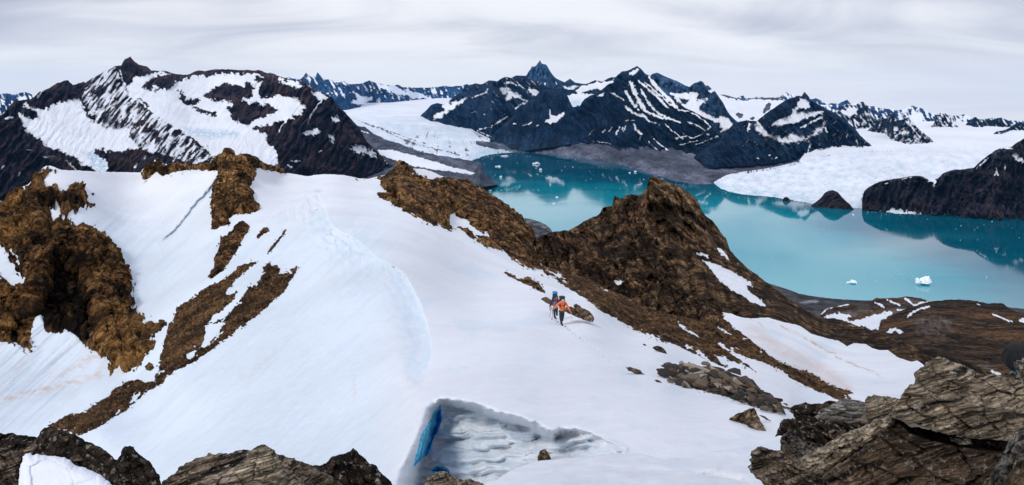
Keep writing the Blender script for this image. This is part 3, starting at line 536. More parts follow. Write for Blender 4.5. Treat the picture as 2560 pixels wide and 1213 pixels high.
# great massif on the left
Tl = '-500,330 -300,280 -150,300 0,290 14,276 26,262 36,253 54,251 79,247 99,230 112,226 125,220 142,207 156,204 170,201 183,214 196,209 208,204 214,207 244,187 274,174 287,166 302,164 310,151 318,146 326,141 335,153 349,163 366,166 379,177 396,179 415,177 438,185 455,187 475,186 491,177 514,177 535,174 560,173 600,175 649,176 676,184 689,188 732,200 758,206 775,213 785,224 811,234 831,243 841,262 864,281 887,308 897,318 917,354 940,377 959,397 982,417 992,430 1010,445'
Bl = '-500,560 0,520 400,480 700,455 1010,455'
def fn(S, rel):
    px, py = S.px, S.py
    dn = streaks(px, py, 128, 40, 8, 51)
    s = -.75 + 1.0 * streaks(px, py, 110, 26, 8, 52) + .2 * sst(380, 250, py)
    s = paint(px, py, s, [
        (.95, '36,268 60,257 78,270 92,274 125,272 130,262 165,252 196,246 204,258 215,285 228,300 250,310 268,318 330,322 390,332 372,345 362,358 345,372 320,382 290,382 262,378 240,372 235,385 262,397 268,410 272,436 238,436 228,418 205,412 190,396 162,384 120,366 95,350 75,335 60,312 50,296'),
        (.0, '214,207 244,187 287,166 300,180 318,235 345,248 400,292 450,328 520,378 545,395 540,440 470,440 420,390 360,378 330,352 300,322 262,318 228,298 205,258', 8),
        (.95, '318,215 336,187 352,190 379,182 405,180 440,190 480,190 560,184 640,181 690,195 740,207 780,216 785,228 745,250 765,265 752,292 705,312 680,330 662,348 690,380 700,410 650,425 600,405 560,412 530,385 490,350 450,325 400,293 352,247 325,243'),
        (-.9, '352,217 389,192 409,186 438,188 475,188 475,196 438,206 428,219 396,228 374,226', 3), (.6, '372,222 388,212 398,218 388,226', 4), (-.95, '300,165 310,151 326,141 336,153 350,164 366,166 379,178 372,188 350,186 336,190 330,205 318,214 304,208 296,185', 3),
        (-.7, '475,187 491,177 560,173 640,177 690,188 682,198 640,184 560,181 520,190 496,186', 3), (-.9, '508,242 534,222 560,209 593,213 612,222 606,252 590,258 560,250 528,248', 5), (-.8, '445,228 465,235 462,250 495,246 498,256 486,264 466,262 450,252', 4),
        (-.75, '482,268 500,270 542,282 540,293 515,288 494,278', 5), (-.9, '580,258 600,253 640,260 672,264 699,278 665,292 635,302 622,314 600,310 588,284', 5),
        (-.85, '672,190 700,192 758,210 785,222 812,240 780,250 758,246 732,243 700,239 666,246 645,239 648,214 660,204', 5), (.5, '690,192 740,206 770,222 740,220 700,206', 5), (-.75, '640,190 670,196 655,205 635,205', 5), (-.8, '566,270 590,262 600,300 580,296', 4), (-.6, '615,205 640,216 626,250 606,240', 6),
        (-.95, '758,254 785,228 831,243 851,271 884,304 917,354 1000,440 1000,470 715,450 692,412 712,387 676,357 668,338 632,324 646,312 672,314 722,298 756,287 768,268', 5),
        (.9, '775,229 804,231 827,242 798,252 786,240', 3), (.9, '824,285 844,291 851,304 841,308 831,297', 2.5), (.75, '755,334 791,321 800,325 788,341 778,338 765,336', 2.5), (.8, '824,334 831,337 838,357 826,360', 2.5), (.7, '874,370 897,360 917,374 930,374 949,397 923,387 890,384', 3),
        (-.8, '36,253 56,250 62,268 90,280 95,296 80,296 50,288 36,270', 3), (-.95, '79,247 99,231 142,207 170,202 184,214 196,209 208,205 196,244 178,250 165,252 130,258 124,274 104,268 80,258', 3), (.6, '88,244 104,228 112,226 96,244', 2),
        (-.9, '240,374 262,378 285,382 340,372 352,376 362,390 420,392 480,410 545,400 545,460 275,460 270,412 262,395 246,384', 5), (-.8, '205,415 240,436 200,450 150,430', 6)], 6, 16, soft=4)
    u = sst(.02, .30, np.abs(dn))
    zone = sst(-8, 8, sdist(px, py, '214,207 244,187 287,166 300,180 318,235 345,248 400,292 450,328 520,378 545,395 540,420 470,410 420,388 360,378 330,352 300,322 262,318 228,298 205,258'))
    s = s + zone * (dn * 3.2 + .08)
    s = strokes(px, py, s, [('815,240 790,268 776,290 769,310', 4), ('716,302 700,322 697,330', 3), ('300,172 306,200 318,222 340,246 370,270 400,292', 3, .8), ('380,262 415,290 470,330 520,372 545,392', 3.5, .8), ('336,420 342,408', 5), ('366,388 358,398', 3), ('430,410 436,398', 3), ('62,326 72,332', 4), ('66,374 78,376', 3), ('105,392 136,390', 5), ('46,440 50,430', 2), ('165,400 190,425 204,436', 4), ('0,425 10,415', 3), ('12,297 32,294', 5), ('0,283 10,276', 7), ('505,345 560,338 600,342', 1.2, .6),
        ('960,400 968,410', 1.5), ('730,402 750,403', 5), ('720,412 730,420', 4), ('795,380 806,376', 2), ('645,398 690,414', 8, .9), ('615,384 648,392', 4, .2), ('620,398 650,410', 4, -.2)])
    ice = np.clip(sst(-6, 10, sdist(px, py, '455,318 490,320 545,324 596,326 598,340 560,344 528,350 505,345 470,335')) * .9 + .95 * sst(-4, 8, sdist(px, py, '200,380 240,372 262,392 272,436 238,436 225,405')) + .6 * sst(-8, 6, sdist(px, py, '152,338 240,330 240,352 170,356')) * sst(0, .3, fbm(px / 14, py / 7, 3, 71)), 0, 1) * sst(-.35, .15, fbm(px / 9, py / 4, 4, 72))
    return np.stack([s, s * 0, ice, s * 0 + 1], -1)
hill('mountain', 'huge dark brown snow-covered massif filling the left horizon', M_left, -500, 1010, Tl, Bl, '-500,520 0,520 400,470 700,450 1010,440', '-500,2600 0,2900 400,3300 700,3900 1010,5000', '-500,.7 0,.62 300,.42 500,.34 700,.45 830,.8 1010,.9', fn, amp=13, ang=120, rl=80, rw=18, seed=150, step=2.0, rough=1.8, rs=22, drop=.5)

# grey moraine country ----------------------------------------------------
T = '860,300 893,315 913,318 930,332 969,352 996,358 1029,372 1062,382 1095,388 1141,395 1174,400 1200,408 1215,440 1250,455'
Bm = '860,470 1010,480 1100,480 1174,404 1203,411 1210,421 1200,427 1212,437 1226,446 1240,456 1244,459'
Bm = '860,480 1180,480 1196,470 1215,466 1250,461'
T2 = '860,300 893,315 913,318 930,332 969,352 996,358 1029,372 1062,382 1095,388 1141,395 1174,401 1192,404 1203,409 1208,418 1211,432 1226,446 1240,455 1243,459 1250,466'
def fn(S, rel):
    s = -1 + .3 * fbm(S.px / 20, S.py / 10, 4, 3)
    s = paint(S.px, S.py, s, [(.95, '940,374 979,375 1029,387 1095,407 1141,420 1190,432 1180,437 1141,431 1078,424 1029,414 979,398 949,386', 3)], 2, 14)
    s = strokes(S.px, S.py, s, [('905,330 945,337', 2.5), ('900,326 912,334', 2)])
    g = .15 + .5 * sst(-.2, .3, fbm(S.px / 30, S.py / 12, 3, 5)) - .6 * sst(365, 335, S.py)
    ice = .5 * sst(-2, 8, sdist(S.px, S.py, '960,388 1080,425 1180,437 1140,438 1000,408')) 
    return np.stack([s, np.clip(g, 0, 1), ice, s * 0 + 1], -1)
hill('moraine_slope', 'grey moraine spit with a white ice tongue left of the fjord', M_moraine, 860, 1250, T2, Bm, '860,470 1180,462 1200,420 1210,436 1250,461', '860,4350 1180,4508 1250,4530', '860,.16 1000,.12 1100,.10 1170,.04 1250,.02', fn, amp=9, ang=25, rl=60, rw=14, seed=160, rough=1.4, rs=12, back=.05, drop=.3, cat='moraine')
T = '1190,352 1240,356 1300,368 1400,352 1500,362 1620,366 1700,368 1780,350 1850,372 1900,378 2000,370 2200,360'
Bm = '1190,368 1231,380 1307,381 1353,384 1429,392 1495,400 1560,413 1600,423 1617,428 1602,437 1612,448 1640,457 1698,461 1784,461 1813,446 1900,436 1990,414 2050,396 2200,386'
Bm = '1190,380 1307,382 1353,386 1429,394 1495,402 1560,415 1600,425 1617,430 1624,445 1640,458 1698,463 1784,463 1830,470 1900,460 1990,430 2060,404 2200,392'
def fn(S, rel):
    s = -1 + .35 * fbm(S.px / 20, S.py / 10, 4, 3)
    g = .2 + .45 * sst(-.3, .3, fbm(S.px / 50, S.py / 14, 4, 5))
    g = paint(S.px, S.py, g, [(1., '1688,388 1715,380 1738,378 1734,392 1750,402 1768,415 1750,408 1730,396', 3), (.85, '1600,430 1640,424 1700,432 1720,440 1680,446 1625,450', 10), (.55, '1770,420 1900,405 1960,400 2000,400 1930,424 1840,440 1780,440', 8), (.0, '1768,442 1800,440 1812,452 1780,460', 4), (.75, '1300,379 1429,388 1429,394 1300,384', 2)])
    s = strokes(S.px, S.py, s, [('1768,416 1772,418', 1), ('1742,398 1766,416', 1.6, .2)])
    return np.stack([s, np.clip(g, 0, 1), s * 0, s * 0 + 1], -1)
hill('moraine_slope', 'dark grey gravel moraine between the fjord and the centre mountains', M_moraine, 1190, 2200, T, Bm, '1190,380 1307,380 1353,384 1429,392 1495,400 1560,413 1617,428 1660,450 1700,461 2200,461', '1190,7150 1307,7150 1353,6950 1429,6584 1495,6255 1560,5785 1617,5323 1660,4766 1700,4528 2200,4528', '1190,.1 1353,.16 1495,.2 1617,.14 1700,.08 1784,.05 2200,.05', fn, amp=16, ang=60, rl=50, rw=16, seed=170, rough=1.0, back=.02, drop=.05, cat='moraine')

# ------------------------------------------------------------------ the near peaks
M_brown = terrain_mat('rock_ochre_brown', (0.009, 0.0055, 0.0025), (0.20, 0.098, 0.040), tone=1.1, tscale=.5, alt=(0.46, 0.245, 0.095), scale=0.45, streak=(1, 1, 0.7), bump=1.0, bdist=1.6, patch=(0.34, 0.185, 0.075), crack=0.85, cscale=.38, snow_noise=0.3, fine=0.6)
M_peak = terrain_mat('rock_peak_brown', (0.004, 0.0027, 0.0015), (0.150, 0.080, 0.037), tone=1.3, tscale=.6, alt=(0.46, 0.285, 0.15), scale=0.26, streak=(1, 1, 0.5), rotm=(0, 0.5, 0), bump=1.0, bdist=2.5, patch=(0.10, 0.062, 0.032), crack=0.75, cscale=.14, snow_noise=0.3, fine=0.6)
M_scree = terrain_mat('scree_brown', (0.018, 0.010, 0.004), (0.155, 0.078, 0.032), tone=.9, tscale=.3, alt=(0.36, 0.20, 0.088), scale=1.1, bump=1.0, bdist=.6, patch=(0.24, 0.125, 0.052), crack=0.75, cscale=1.1, snow_noise=0.3, fine=0.7)
M_hill = terrain_mat('rock_hill_brown', (0.008, 0.0055, 0.004), (0.165, 0.094, 0.046), alt=(0.24, 0.20, 0.17), scale=0.06, streak=(1, 1, 0.8), bump=1.0, bdist=6, patch=(0.20, 0.10, 0.04), crack=0.6, cscale=.06, snow_noise=0.35, fine=0.7)
M_shore = terrain_mat('shore_gravel', (0.018, 0.016, 0.017), (0.07, 0.065, 0.066), alt=(0.20, 0.21, 0.22), scale=0.02, bump=.6, bdist=6, streak=(1, 2.5, 1), snow_noise=.3)
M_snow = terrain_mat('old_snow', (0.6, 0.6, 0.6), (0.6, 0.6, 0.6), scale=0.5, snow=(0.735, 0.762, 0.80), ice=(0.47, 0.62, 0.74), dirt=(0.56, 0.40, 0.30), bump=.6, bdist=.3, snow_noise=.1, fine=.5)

# shores at water level
def shore(name, label, x0, x1, T, B, sl, fn, seed=0, **kw):
    S = Sheet(x0, x1, T, B, 2.5, 1.2, 14, seed); yt = curve(T)(S.px); Yt = yw(yt)
    Y = (W - sl * Yt) / np.maximum((S.py - HY) / F - sl, .02)
    rel = 5 * fbm(S.px / 30, S.py / 10, 4, seed) * sst(0, 20, S.e)
    P = S.pos(Y, rel)
    return tag(S.build(name, P, M_shore, fn(S), back=.01, drop=.5), label, 'shore', kind='structure')
def fn(S):
    g = .25 * sst(-.2, .3, fbm(S.px / 40, S.py / 8, 4, 9)) + .15 * sst(1990, 1930, S.px)
    g = paint(S.px, S.py, g, [(1., '1996,757 2015,753 2035,748 2048,752 2040,757 2010,760', 2)], 2)
    s = paint(S.px, S.py, np.full(S.px.shape, -1.), [(.6, '2536,784 2560,788 2700,800 2560,800', 3)], 2)
    return np.stack([s, g, s * 0, s * 0 + 1], -1)
shore('shoreline', 'dark gravel flat with a grey pond below the hills at right', 1850, 3200, '1850,690 1880,698 1920,708 1953,718 2002,735 2035,741 2085,747 2151,751 2300,752 2420,758 2560,772 2700,790 3200,800', '1850,800 1920,820 2560,870 3200,900', .15, fn, 200)
def fn(S): return np.stack([S.px * 0 - 1, sst(-.1, .35, fbm(S.px / 20, S.py / 5, 4, 9)) * .9, S.px * 0, S.px * 0 + 1], -1)
shore('shoreline', 'grey tide flat showing between the brown ridge and the brown peak', 1240, 1420, '1240,600 1285,560 1300,545 1320,546 1340,551 1365,562 1378,573 1384,590 1420,620', '1240,640 1420,640', .12, fn, 203)

def near_hill(name, label, mat, x0, x1, T, B, ctrl, fn, relf, seed=0, step=2.5, rough=2.0, rs=25., back=.3, drop=1.0, cat='hill'):
    S = Sheet(x0, x1, T, B, step, rough, rs, seed); Y = rbf(ctrl)(S.px, S.py)
    M = fn(S); rel = relf(S) * (1 - .8 * sst(-.3, .4, M[..., 0]))
    P = S.pos(Y, rel)
    return tag(S.build(name, P, mat, M, back=back, drop=drop), label, cat, kind='structure')
def blocks(px, py, ang, a, b, seed, warp=.2):
    """broken rock: flat-ish facets of a px by b px laid along an angle, with cracks between"""
    u, v = rot(px, py, ang); u = u / a; v = v / b
    u = u + warp * fbm(u, v, 3, seed) * 2; v = v + warp * fbm(u + 5, v + 5, 3, seed + 1) * 2
    d1, d2, i, tl = cells(u, v, seed); return .75 * (i - .5) + 1.25 * tl + .45 * sst(0, .12, d2 - d1) - .35

def fn(S):
    s = -.72 + 1.3 * fbm(S.px / 20, S.py / 10, 4, 3)
    s = paint(S.px, S.py, s, [(.95, '2062,791 2098,781 2128,787 2121,801 2150,797 2171,791 2223,778 2234,784 2217,794 2200,804 2197,826 2151,816 2118,806 2085,803 2066,800', 2.5), (-.9, '2132,790 2148,780 2160,786 2150,798 2130,800', 3)], 5, 14)
    s = strokes(S.px, S.py, s, [('2052,786 2065,772 2098,764 2124,761', 4), ('2187,755 2210,768', 5), ('2218,749 2251,764', 5), ('2262,746 2286,764 2300,758 2330,756', 6), ('2240,776 2265,774', 3)])
    g = .75 * sst(-.15, .3, fbm(S.px / 50, S.py / 16, 4, 4))
    return np.stack([s, g, s * 0, s * 0 + 1], -1)
near_hill('rocky_hill', 'low grey-brown hill with snow patches by the near shore at right', M_hill, 2040, 2420, '2040,800 2052,786 2062,774 2098,764 2151,756 2180,752 2190,745 2215,746 2237,744 2270,742 2299,745 2319,753 2355,756 2420,770', '2040,880 2420,900', [(2052, 784, 1100), (2190, 745, 1250), (2320, 753, 1200), (2060, 830, 850), (2300, 800, 900), (2100, 880, 700), (2420, 880, 720)], fn,
    lambda S: 9 * (ridged((S.px + S.py * 1.5) / 90, (S.py - S.px * .2) / 26, 4, 5) - .5) + 3 * blocks(S.px, S.py, 20, 34, 12, 7), seed=210)
def fn(S):
    s = -.95 + 1.3 * fbm(S.px / 20, S.py / 10, 4, 3)
    s = strokes(S.px, S.py, s, [('2268,794 2284,780 2305,770 2325,767', 6), ('2477,784 2500,793 2527,805', 4), ('2550,800 2600,806', 12), ('2478,929 2500,937', 9), ('2440,760 2450,762', 2), ('2526,800 2532,806', 3)])
    s = paint(S.px, S.py, s, [(.9, '2213,830 2228,822 2240,819 2262,832 2248,834 2236,826 2230,834', 1.5)], 2, 10)
    g = .8 * sst(-6, 20, sdist(S.px + 14 * fbm(S.px / 20, S.py / 20, 4, 6), S.py, '2280,800 2310,780 2350,782 2390,800 2380,850 2340,855 2290,840 2270,820')) * sst(-.35, .25, fbm(S.px / 10, S.py / 22, 4, 8)) + .9 * sst(-4, 14, sdist(S.px + 14 * fbm(S.px / 12, S.py / 12, 4, 6), S.py, '2440,920 2470,895 2485,920 2500,945 2470,960 2430,960'))
    return np.stack([s, np.clip(g, 0, 1), s * 0, s * 0 + 1], -1)
near_hill('rocky_hill', 'large dark brown hill with a grey cliff patch behind the boulders at right', M_hill, 2100, 3100, '2100,850 2150,845 2190,836 2200,820 2217,801 2240,784 2263,771 2293,763 2309,758 2330,753 2355,751 2375,748 2400,748 2421,751 2440,752 2464,758 2490,758 2507,759 2523,771 2540,779 2560,786 2640,800 3100,780', '2100,940 2300,1000 2560,1060 3100,1060',
    [(2200, 820, 520), (2300, 760, 640), (2420, 750, 680), (2560, 786, 560), (3000, 790, 500), (2200, 870, 330), (2300, 920, 260), (2420, 860, 380), (2560, 950, 240), (2560, 1050, 160), (2300, 1000, 180), (3000, 1000, 180)], fn,
    lambda S: (24 * (ridged((S.px + S.py * .5) / 110, (S.py - S.px * .25) / 34, 4, 9) - .5) + 15 * blocks(S.px, S.py, 25, 60, 22, 12) + 5 * blocks(S.px, S.py, 15, 15, 7, 13)) * sst(0, 12, S.e), seed=215)

# the brown peak over the fjord
TP = '1325,640 1335,612 1342,597 1350,590 1362,588 1370,583 1390,580 1405,576 1420,577 1445,563 1462,552 1475,545 1490,541 1500,532 1506,521 1520,516 1530,514 1534,500 1534,489 1540,490 1550,497 1557,496 1563,489 1580,486 1592,488 1605,487 1610,477 1618,465 1621,450 1624,443 1638,441 1650,446 1662,452 1680,458 1700,467 1720,480 1735,492 1744,502 1750,516 1756,530 1765,540 1780,550 1790,563 1802,582 1815,596 1825,625 1838,640 1852,655 1870,672 1885,682 1905,697 1925,712 1950,730 1975,748 2000,766 2020,778 2040,788 2060,797 2080,795 2105,800 2130,810 2160,822 2200,836 2240,850 2300,872 2400,900 2480,930'
def peak_mask(S):
    px, py = S.px, S.py
    s = -1 + .3 * fbm(px / 20, py / 10, 4, 3)
    s = paint(px, py, s, [(.95, '1750,647 1791,660 1814,670 1854,693 1880,707 1882,720 1864,713 1877,733 1903,749 1916,770 1877,755 1854,738 1827,726 1806,706 1791,693 1775,670', 1.5), (.95, '1791,619 1808,627 1826,651 1814,646 1798,631', 1.5), (.95, '1737,629 1755,632 1771,637 1773,647 1755,638 1742,637', 1.5), (.7, '1534,703 1545,700 1562,701 1552,711 1544,714', 2), (.9, '1842,658 1850,664 1846,664', 1)], 3, 12)
    wx = px + 16 * fbm(px / 20, py / 20, 4, 6); wy = py + 16 * fbm(px / 20 + 7, py / 20, 4, 7)
    g = .85 * sst(-6, 14, sdist(wx, wy, '1618,445 1645,440 1700,465 1745,500 1758,545 1725,530 1690,512 1640,508 1612,508 1612,480')) * sst(-.45, .25, streaks(px, py, 15, 30, 6, 3))
    for L, wd, am in (('1612,508 1610,550 1625,590 1650,600', 8, .8), ('1700,545 1735,560 1760,580 1765,600 1772,620', 6, .7), ('1636,512 1660,540 1690,560 1710,590', 4, .5), ('1680,600 1700,620 1740,640', 4, .5), ('1655,625 1645,680 1640,740 1630,780', 8, .7), ('1700,640 1740,700 1760,760 1770,800', 14, .5), ('1575,700 1600,720 1630,760', 10, .5), ('1500,600 1520,620 1560,612', 5, .5), ('1480,560 1500,590', 5, .4)):
        d, sd, t = ldist(wx, wy, L); g = np.maximum(g, am * sst(wd, 0, d) * sst(-.4, .1, streaks(px, py, 80, 20, 5, 13)))
    g = np.maximum(g, .55 * sst(.15, .45, blocks(px, py, 78, 60, 20, 29)) * sst(-.3, .3, fbm(px / 60, py / 60, 3, 30))); g = np.maximum(g, .6 * sst(.2, .45, blocks(px, py, 40, 14, 7, 31)) * sst(-.1, .4, fbm(px / 50, py / 40, 3, 32)))
    return np.stack([s, np.clip(g, 0, 1), s * 0, s * 0 + 1], -1)
def peak_rel(S):
    px, py = S.px, S.py
    r = 22 * (ridged((px + py * .25) / 44, (py - px * .35) / 90, 4, 21) - .5) + 24 * blocks(px, py, 78, 84, 26, 23) + 11 * blocks(px, py, 70, 26, 10, 24) + 3 * blocks(px, py, 25, 12, 6, 26) + 1.4 * blocks(px, py, 30, 6, 4, 25)
    wx = px + 10 * fbm(px / 25, py / 25, 3, 6); wy = py + 10 * fbm(px / 25 + 7, py / 25, 3, 7)
    r = r + 16 * sst(-8, 6, sdist(wx, wy, '1606,430 1650,420 1760,470 1770,548 1725,530 1690,513 1640,510 1608,508'))
    r = r - 22 * sst(-6, 10, sdist(wx, wy, '1620,513 1680,518 1735,540 1700,545 1660,545 1700,600 1680,620 1640,580 1615,545')) - 14 * sst(-4, 10, sdist(wx, wy, '1715,570 1760,565 1765,600 1750,620 1720,600')) - 10 * sst(-6, 14, sdist(wx, wy, '1505,520 1600,495 1600,560 1570,620 1540,570'))
    for L, wd, am in (('1612,505 1610,550 1625,590 1650,600 1655,640 1640,720 1630,790', 16, 20), ('1735,560 1765,580 1772,620', 12, 12), ('1740,640 1762,700 1768,790', 22, 16), ('1480,555 1520,640 1600,720', 22, 10), ('1540,540 1570,600', 12, 9)):
        d, sd, t = ldist(wx, wy, L); r = r + am * np.exp(-(d / wd) ** 2)
    d, sd, t = ldist(wx, wy, '1700,600 1720,640 1735,720 1745,790'); r = r - 16 * np.exp(-(d / 10) ** 2)
    r = r * sst(1990, 1880, px) + (1 - sst(1990, 1880, px)) * (2.5 * blocks(px, py, 30, 14, 6, 31) + 6 * fbm(px / 60, py / 40, 4, 3))
    return r * sst(-2, 12, S.e)
near_hill('rocky_peak', 'craggy dark brown rock peak jutting up before the turquoise fjord', M_peak, 1322, 2480, TP, '1322,760 1500,860 1800,900 2100,960 2480,1000',
    [(1340, 600, 200), (1640, 442, 240), (1640, 520, 222), (1400, 640, 190), (1600, 740, 160), (1800, 800, 128), (1755, 530, 245), (1830, 630, 225), (1930, 712, 195), (2050, 790, 170), (2100, 850, 128), (2300, 880, 110), (1950, 800, 116), (1500, 540, 240), (1540, 640, 190), (1750, 700, 165), (1860, 740, 150), (1340, 740, 170), (1800, 880, 110), (2300, 990, 90), (2480, 930, 110)], peak_mask, peak_rel, seed=220, step=2.2, rough=1.6, rs=14, back=.35, drop=1.6, cat='peak')

# ------------------------------------------------------------------ the snow dome and everything lying on it: one big ground sheet
TN = '-500,520 -200,520 -60,505 0,502 10,505 18,495 25,482 40,470 56,467 70,462 82,449 90,438 99,429 106,421 115,415 125,414 132,416 142,421 155,425 200,427 260,430 330,431 352,431 359,420 370,416 382,409 388,398 393,396 405,399 407,409 419,411 440,408 462,407 478,412 505,412 527,410 536,403 535,396 545,394 556,390 560,380 562,377 576,382 589,395 600,394 612,392 638,397 650,403 665,409 694,419 714,432 740,436 770,441 785,438 800,436 830,436 860,438 900,446 923,447 939,442 960,438 979,433 986,420 989,413 1005,411 1020,416 1028,421 1061,423 1085,431 1104,440 1125,446 1164,454 1197,468 1230,489 1266,512 1285,528 1302,545 1320,564 1332,584 1338,611 1341,640 1348,655 1358,664 1380,672 1420,683 1450,693 1500,715 1550,738 1600,762 1650,780 1700,793 1760,805 1790,806 1800,792 1806,781 1827,784 1854,794 1880,796 1920,794 1953,804 1999,814 2029,835 2068,846 2098,853 2118,866 2134,858 2164,860 2180,870 2200,876 2220,875 2243,893 2279,905 2293,901 2309,912 2330,940 2400,960 2560,1000 2900,1040'
def g_(py, a=2.2, b=.288): return a / ((py - HY) / F - b)
CT = [(-400, 520, 130), (-400, 800, 70), (-400, 1200, 30), (0, 505, 112), (100, 420, 118), (150, 500, 104), (30, 600, 92), (200, 600, 88), (100, 800, 70), (0, 860, 66), (300, 900, 58), (380, 830, 62), (0, 1000, 52), (200, 1000, 50), (350, 960, 49), (130, 1070, 42), (350, 432, 140), (300, 550, 112), (400, 700, 84), (550, 600, 90), (540, 400, 122), (640, 500, 106), (640, 400, 128), (700, 430, 140), (850, 437, 142),
      (790, 480, 118), (740, 680, 64), (600, 780, 52), (420, 950, 38), (250, 1085, 32), (250, 1230, 24), (500, 1100, 24), (700, 900, 33), (700, 1150, 18), (900, 1150, 14.5), (820, 570, 76), (900, 700, 50), (1000, 690, 50), (1070, 850, 29), (1050, 950, 19), (1060, 990, 15.5), (950, 1000, 19.5), (900, 447, 145), (985, 415, 155), (1110, 445, 165), (1250, 505, 165), (1335, 610, 155), (1130, 570, 112),
      (1335, 665, 112), (1100, 600, 90), (1200, 750, 56), (1400, 808, 42), (1470, 805, 42), (1370, 740, 60), (1480, 755, 62), (1250, 900, g_(900)), (1500, 950, g_(950)), (1640, 860, 38), (1650, 970, g_(970)), (1850, 980, g_(980)), (1900, 1060, g_(1060)), (1400, 1050, g_(1050)), (1250, 1020, g_(1020)), (1550, 1105, g_(1105)), (1800, 1150, g_(1150)), (1970, 1000, 15), (1450, 693, 135), (1600, 765, 108),
      (1600, 830, 62), (1780, 810, 95), (1740, 885, 42), (1815, 785, 106), (1950, 880, 52), (2000, 1000, 19), (2100, 990, 29), (1950, 812, 100), (2050, 865, 88), (2050, 930, 60), (2200, 950, 54), (2300, 910, 66), (2300, 1010, 30), (2500, 1010, 32), (2700, 1050, 30), (2560, 1260, 5.5), (1900, 1260, 6.3), (1400, 1260, 6.3), (1000, 1260, 9.0), (600, 1260, 13.0)]
G = Sheet(-500, 2900, TN, '-500,1262 2900,1262', 2.5, 0.9, 12, 300)
px, py = G.px, G.py
YN = rbf(CT)(px, py)
rise = np.zeros(px.shape)                        # metres towards the local surface normal, added later
# cornice edge running down the crest: the lee side lies a little lower
CREST = '790,470 800,490 812,520 820,548 826,566 860,585 905,612 940,645 985,668 1015,692 1030,722 1050,760 1062,800 1075,845 1078,890 1066,935 1058,965 1045,985'
wx = px + 5 * fbm(px / 18, py / 18, 4, 401); wy = py + 5 * fbm(px / 18 + 4, py / 18, 4, 402)
dC, sC, tC = ldist(wx, wy, CREST)
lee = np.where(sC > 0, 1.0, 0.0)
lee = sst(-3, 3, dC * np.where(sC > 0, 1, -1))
fall = (1 - np.exp(-dC / 26)) * np.exp(-(dC / (115 * (1 - .72 * tC))) ** 2)
mC = sst(0, .2, tC) * sst(1, .85, tC)
YN = YN * (1 + lee * mC * (.012 * np.exp(-dC / 40) + .08 * fall))
# ice cave under the cornice
CAVE = '1046,985 1085,988 1130,996 1190,1008 1250,1030 1300,1042 1345,1058 1368,1073 1382,1078 1400,1068 1440,1066 1480,1076 1510,1092 1545,1106 1575,1120 1560,1145 1450,1160 1300,1290 960,1290 985,1200 1000,1140 1020,1075'
sdV = sdist(px + 4 * fbm(px / 16, py / 16, 4, 411), py + 4 * fbm(px / 16, py / 16, 4, 412), CAVE)
dxf = px - np.interp(py, [985, 1015, 1060, 1100, 1138, 1170, 1260], [1100, 1102, 1096, 1082, 1064, 1036, 1000]); dxs = np.sqrt(dxf ** 2 + 144) - 12
wallY = np.where(dxf > 0, 15.2 - .0108 * dxs - .000004 * dxs ** 2, 15.2 - .024 * dxs) + np.where(dxf < 0, .10 * fbm(px / 50, py / 5.5, 3, 418) * sst(0, -20, dxf), 0)
wallY = np.where(px > 1350, wallY - (px - 1350) * .0025, wallY)
swirl = fbm(px / 150 + .5 * fbm(px / 90, py / 90, 3, 5), (py + 26 * fbm(px / 130, py / 90, 3, 6) + .10 * px) / 26, 4, 415, .45)
wallY = wallY - .72 * swirl * sst(-10, 60, dxf) - .10 * fbm(px / 26, py / 20, 3, 416) - .004 * (py - 1100)
YN0 = YN.copy(); wallY = np.where(dxf < 0, wallY * (1 - sst(0, 78, -dxf)) + YN0 * sst(0, 78, -dxf), wallY) + np.where(dxf < 0, .14 * sst(0, -14, dxf) * sst(-80, -50, dxf) * fbm(px / 60, py / 6.5, 3, 419), 0)
wv = sst(-6, 28 + 50 * sst(1120, 1040, px), sdV)
YN = YN * (1 - wv) + wallY * wv + .20 * sst(1090, 1110, px) * sst(4, 12, sdV) * sst(44, 12, sdV)
BL = '1101,1012 1097,1022 1085,1029 1080,1043 1068,1064 1052,1090 1046,1120 1038,1152 1034,1166 1048,1150 1066,1138 1076,1122 1080,1100 1092,1082 1100,1062 1104,1046 1102,1030'
BL2 = '1078,1176 1090,1168 1108,1166 1120,1174 1124,1184 1100,1186 1080,1182'
sB = sdist(px + 2 * fbm(px / 9, py / 9, 3, 8), py + 2 * fbm(px / 9, py / 9, 3, 9), BL); sB2 = sdist(px, py, BL2)
YN = YN + .12 * sst(-2, 9, sB) + .5 * sst(-2, 6, sB2)
# dimple at the head of the crest
d0 = np.hypot((px - 795) / 22, (py - 480) / 9); YN = YN * (1 + .010 * np.exp(-d0 ** 2) )
# open bergschrund on the far slope
SCH = '551,432 541,446 527,466 511,487 494,502 478,520 468,536 455,553 440,570 429,582 410,598 389,616'
dS, sS, tS = ldist(px + 3 * fbm(px / 14, py / 14, 3, 5), py + 3 * fbm(px / 14, py / 14, 3, 6), SCH)
mS = sst(0, .08, tS) * sst(1, .85, tS)
YN = YN * (1 + .014 * mS * sst(-2, 3, dS * np.where(sS > 0, -1, 1) ) * np.exp(-dS / 30))
cvc = sdist(px + 10 * fbm(px / 24, py / 24, 3, 5), py, '120,655 150,645 185,650 215,687 235,730 246,790 262,900 200,850 150,850 100,815 85,790 60,870 0,850 20,800 70,790 90,740 100,700')
inR = sst(0, 26, sdist(px, py, '-200,560 100,600 231,575 280,612 310,660 325,740 345,790 350,860 320,915 290,915 273,934 250,884 203,849 172,830 148,834 117,826 98,795 80,830 80,865 39,865 12,853 -200,860'))
YN = YN * (1 + 120 / F * sst(-16, 30, cvc) * inR)
und = .35 * fbm(px / 160, py / 90, 3, 421) + .05 * fbm(px / 24, py / 12, 4, 422)
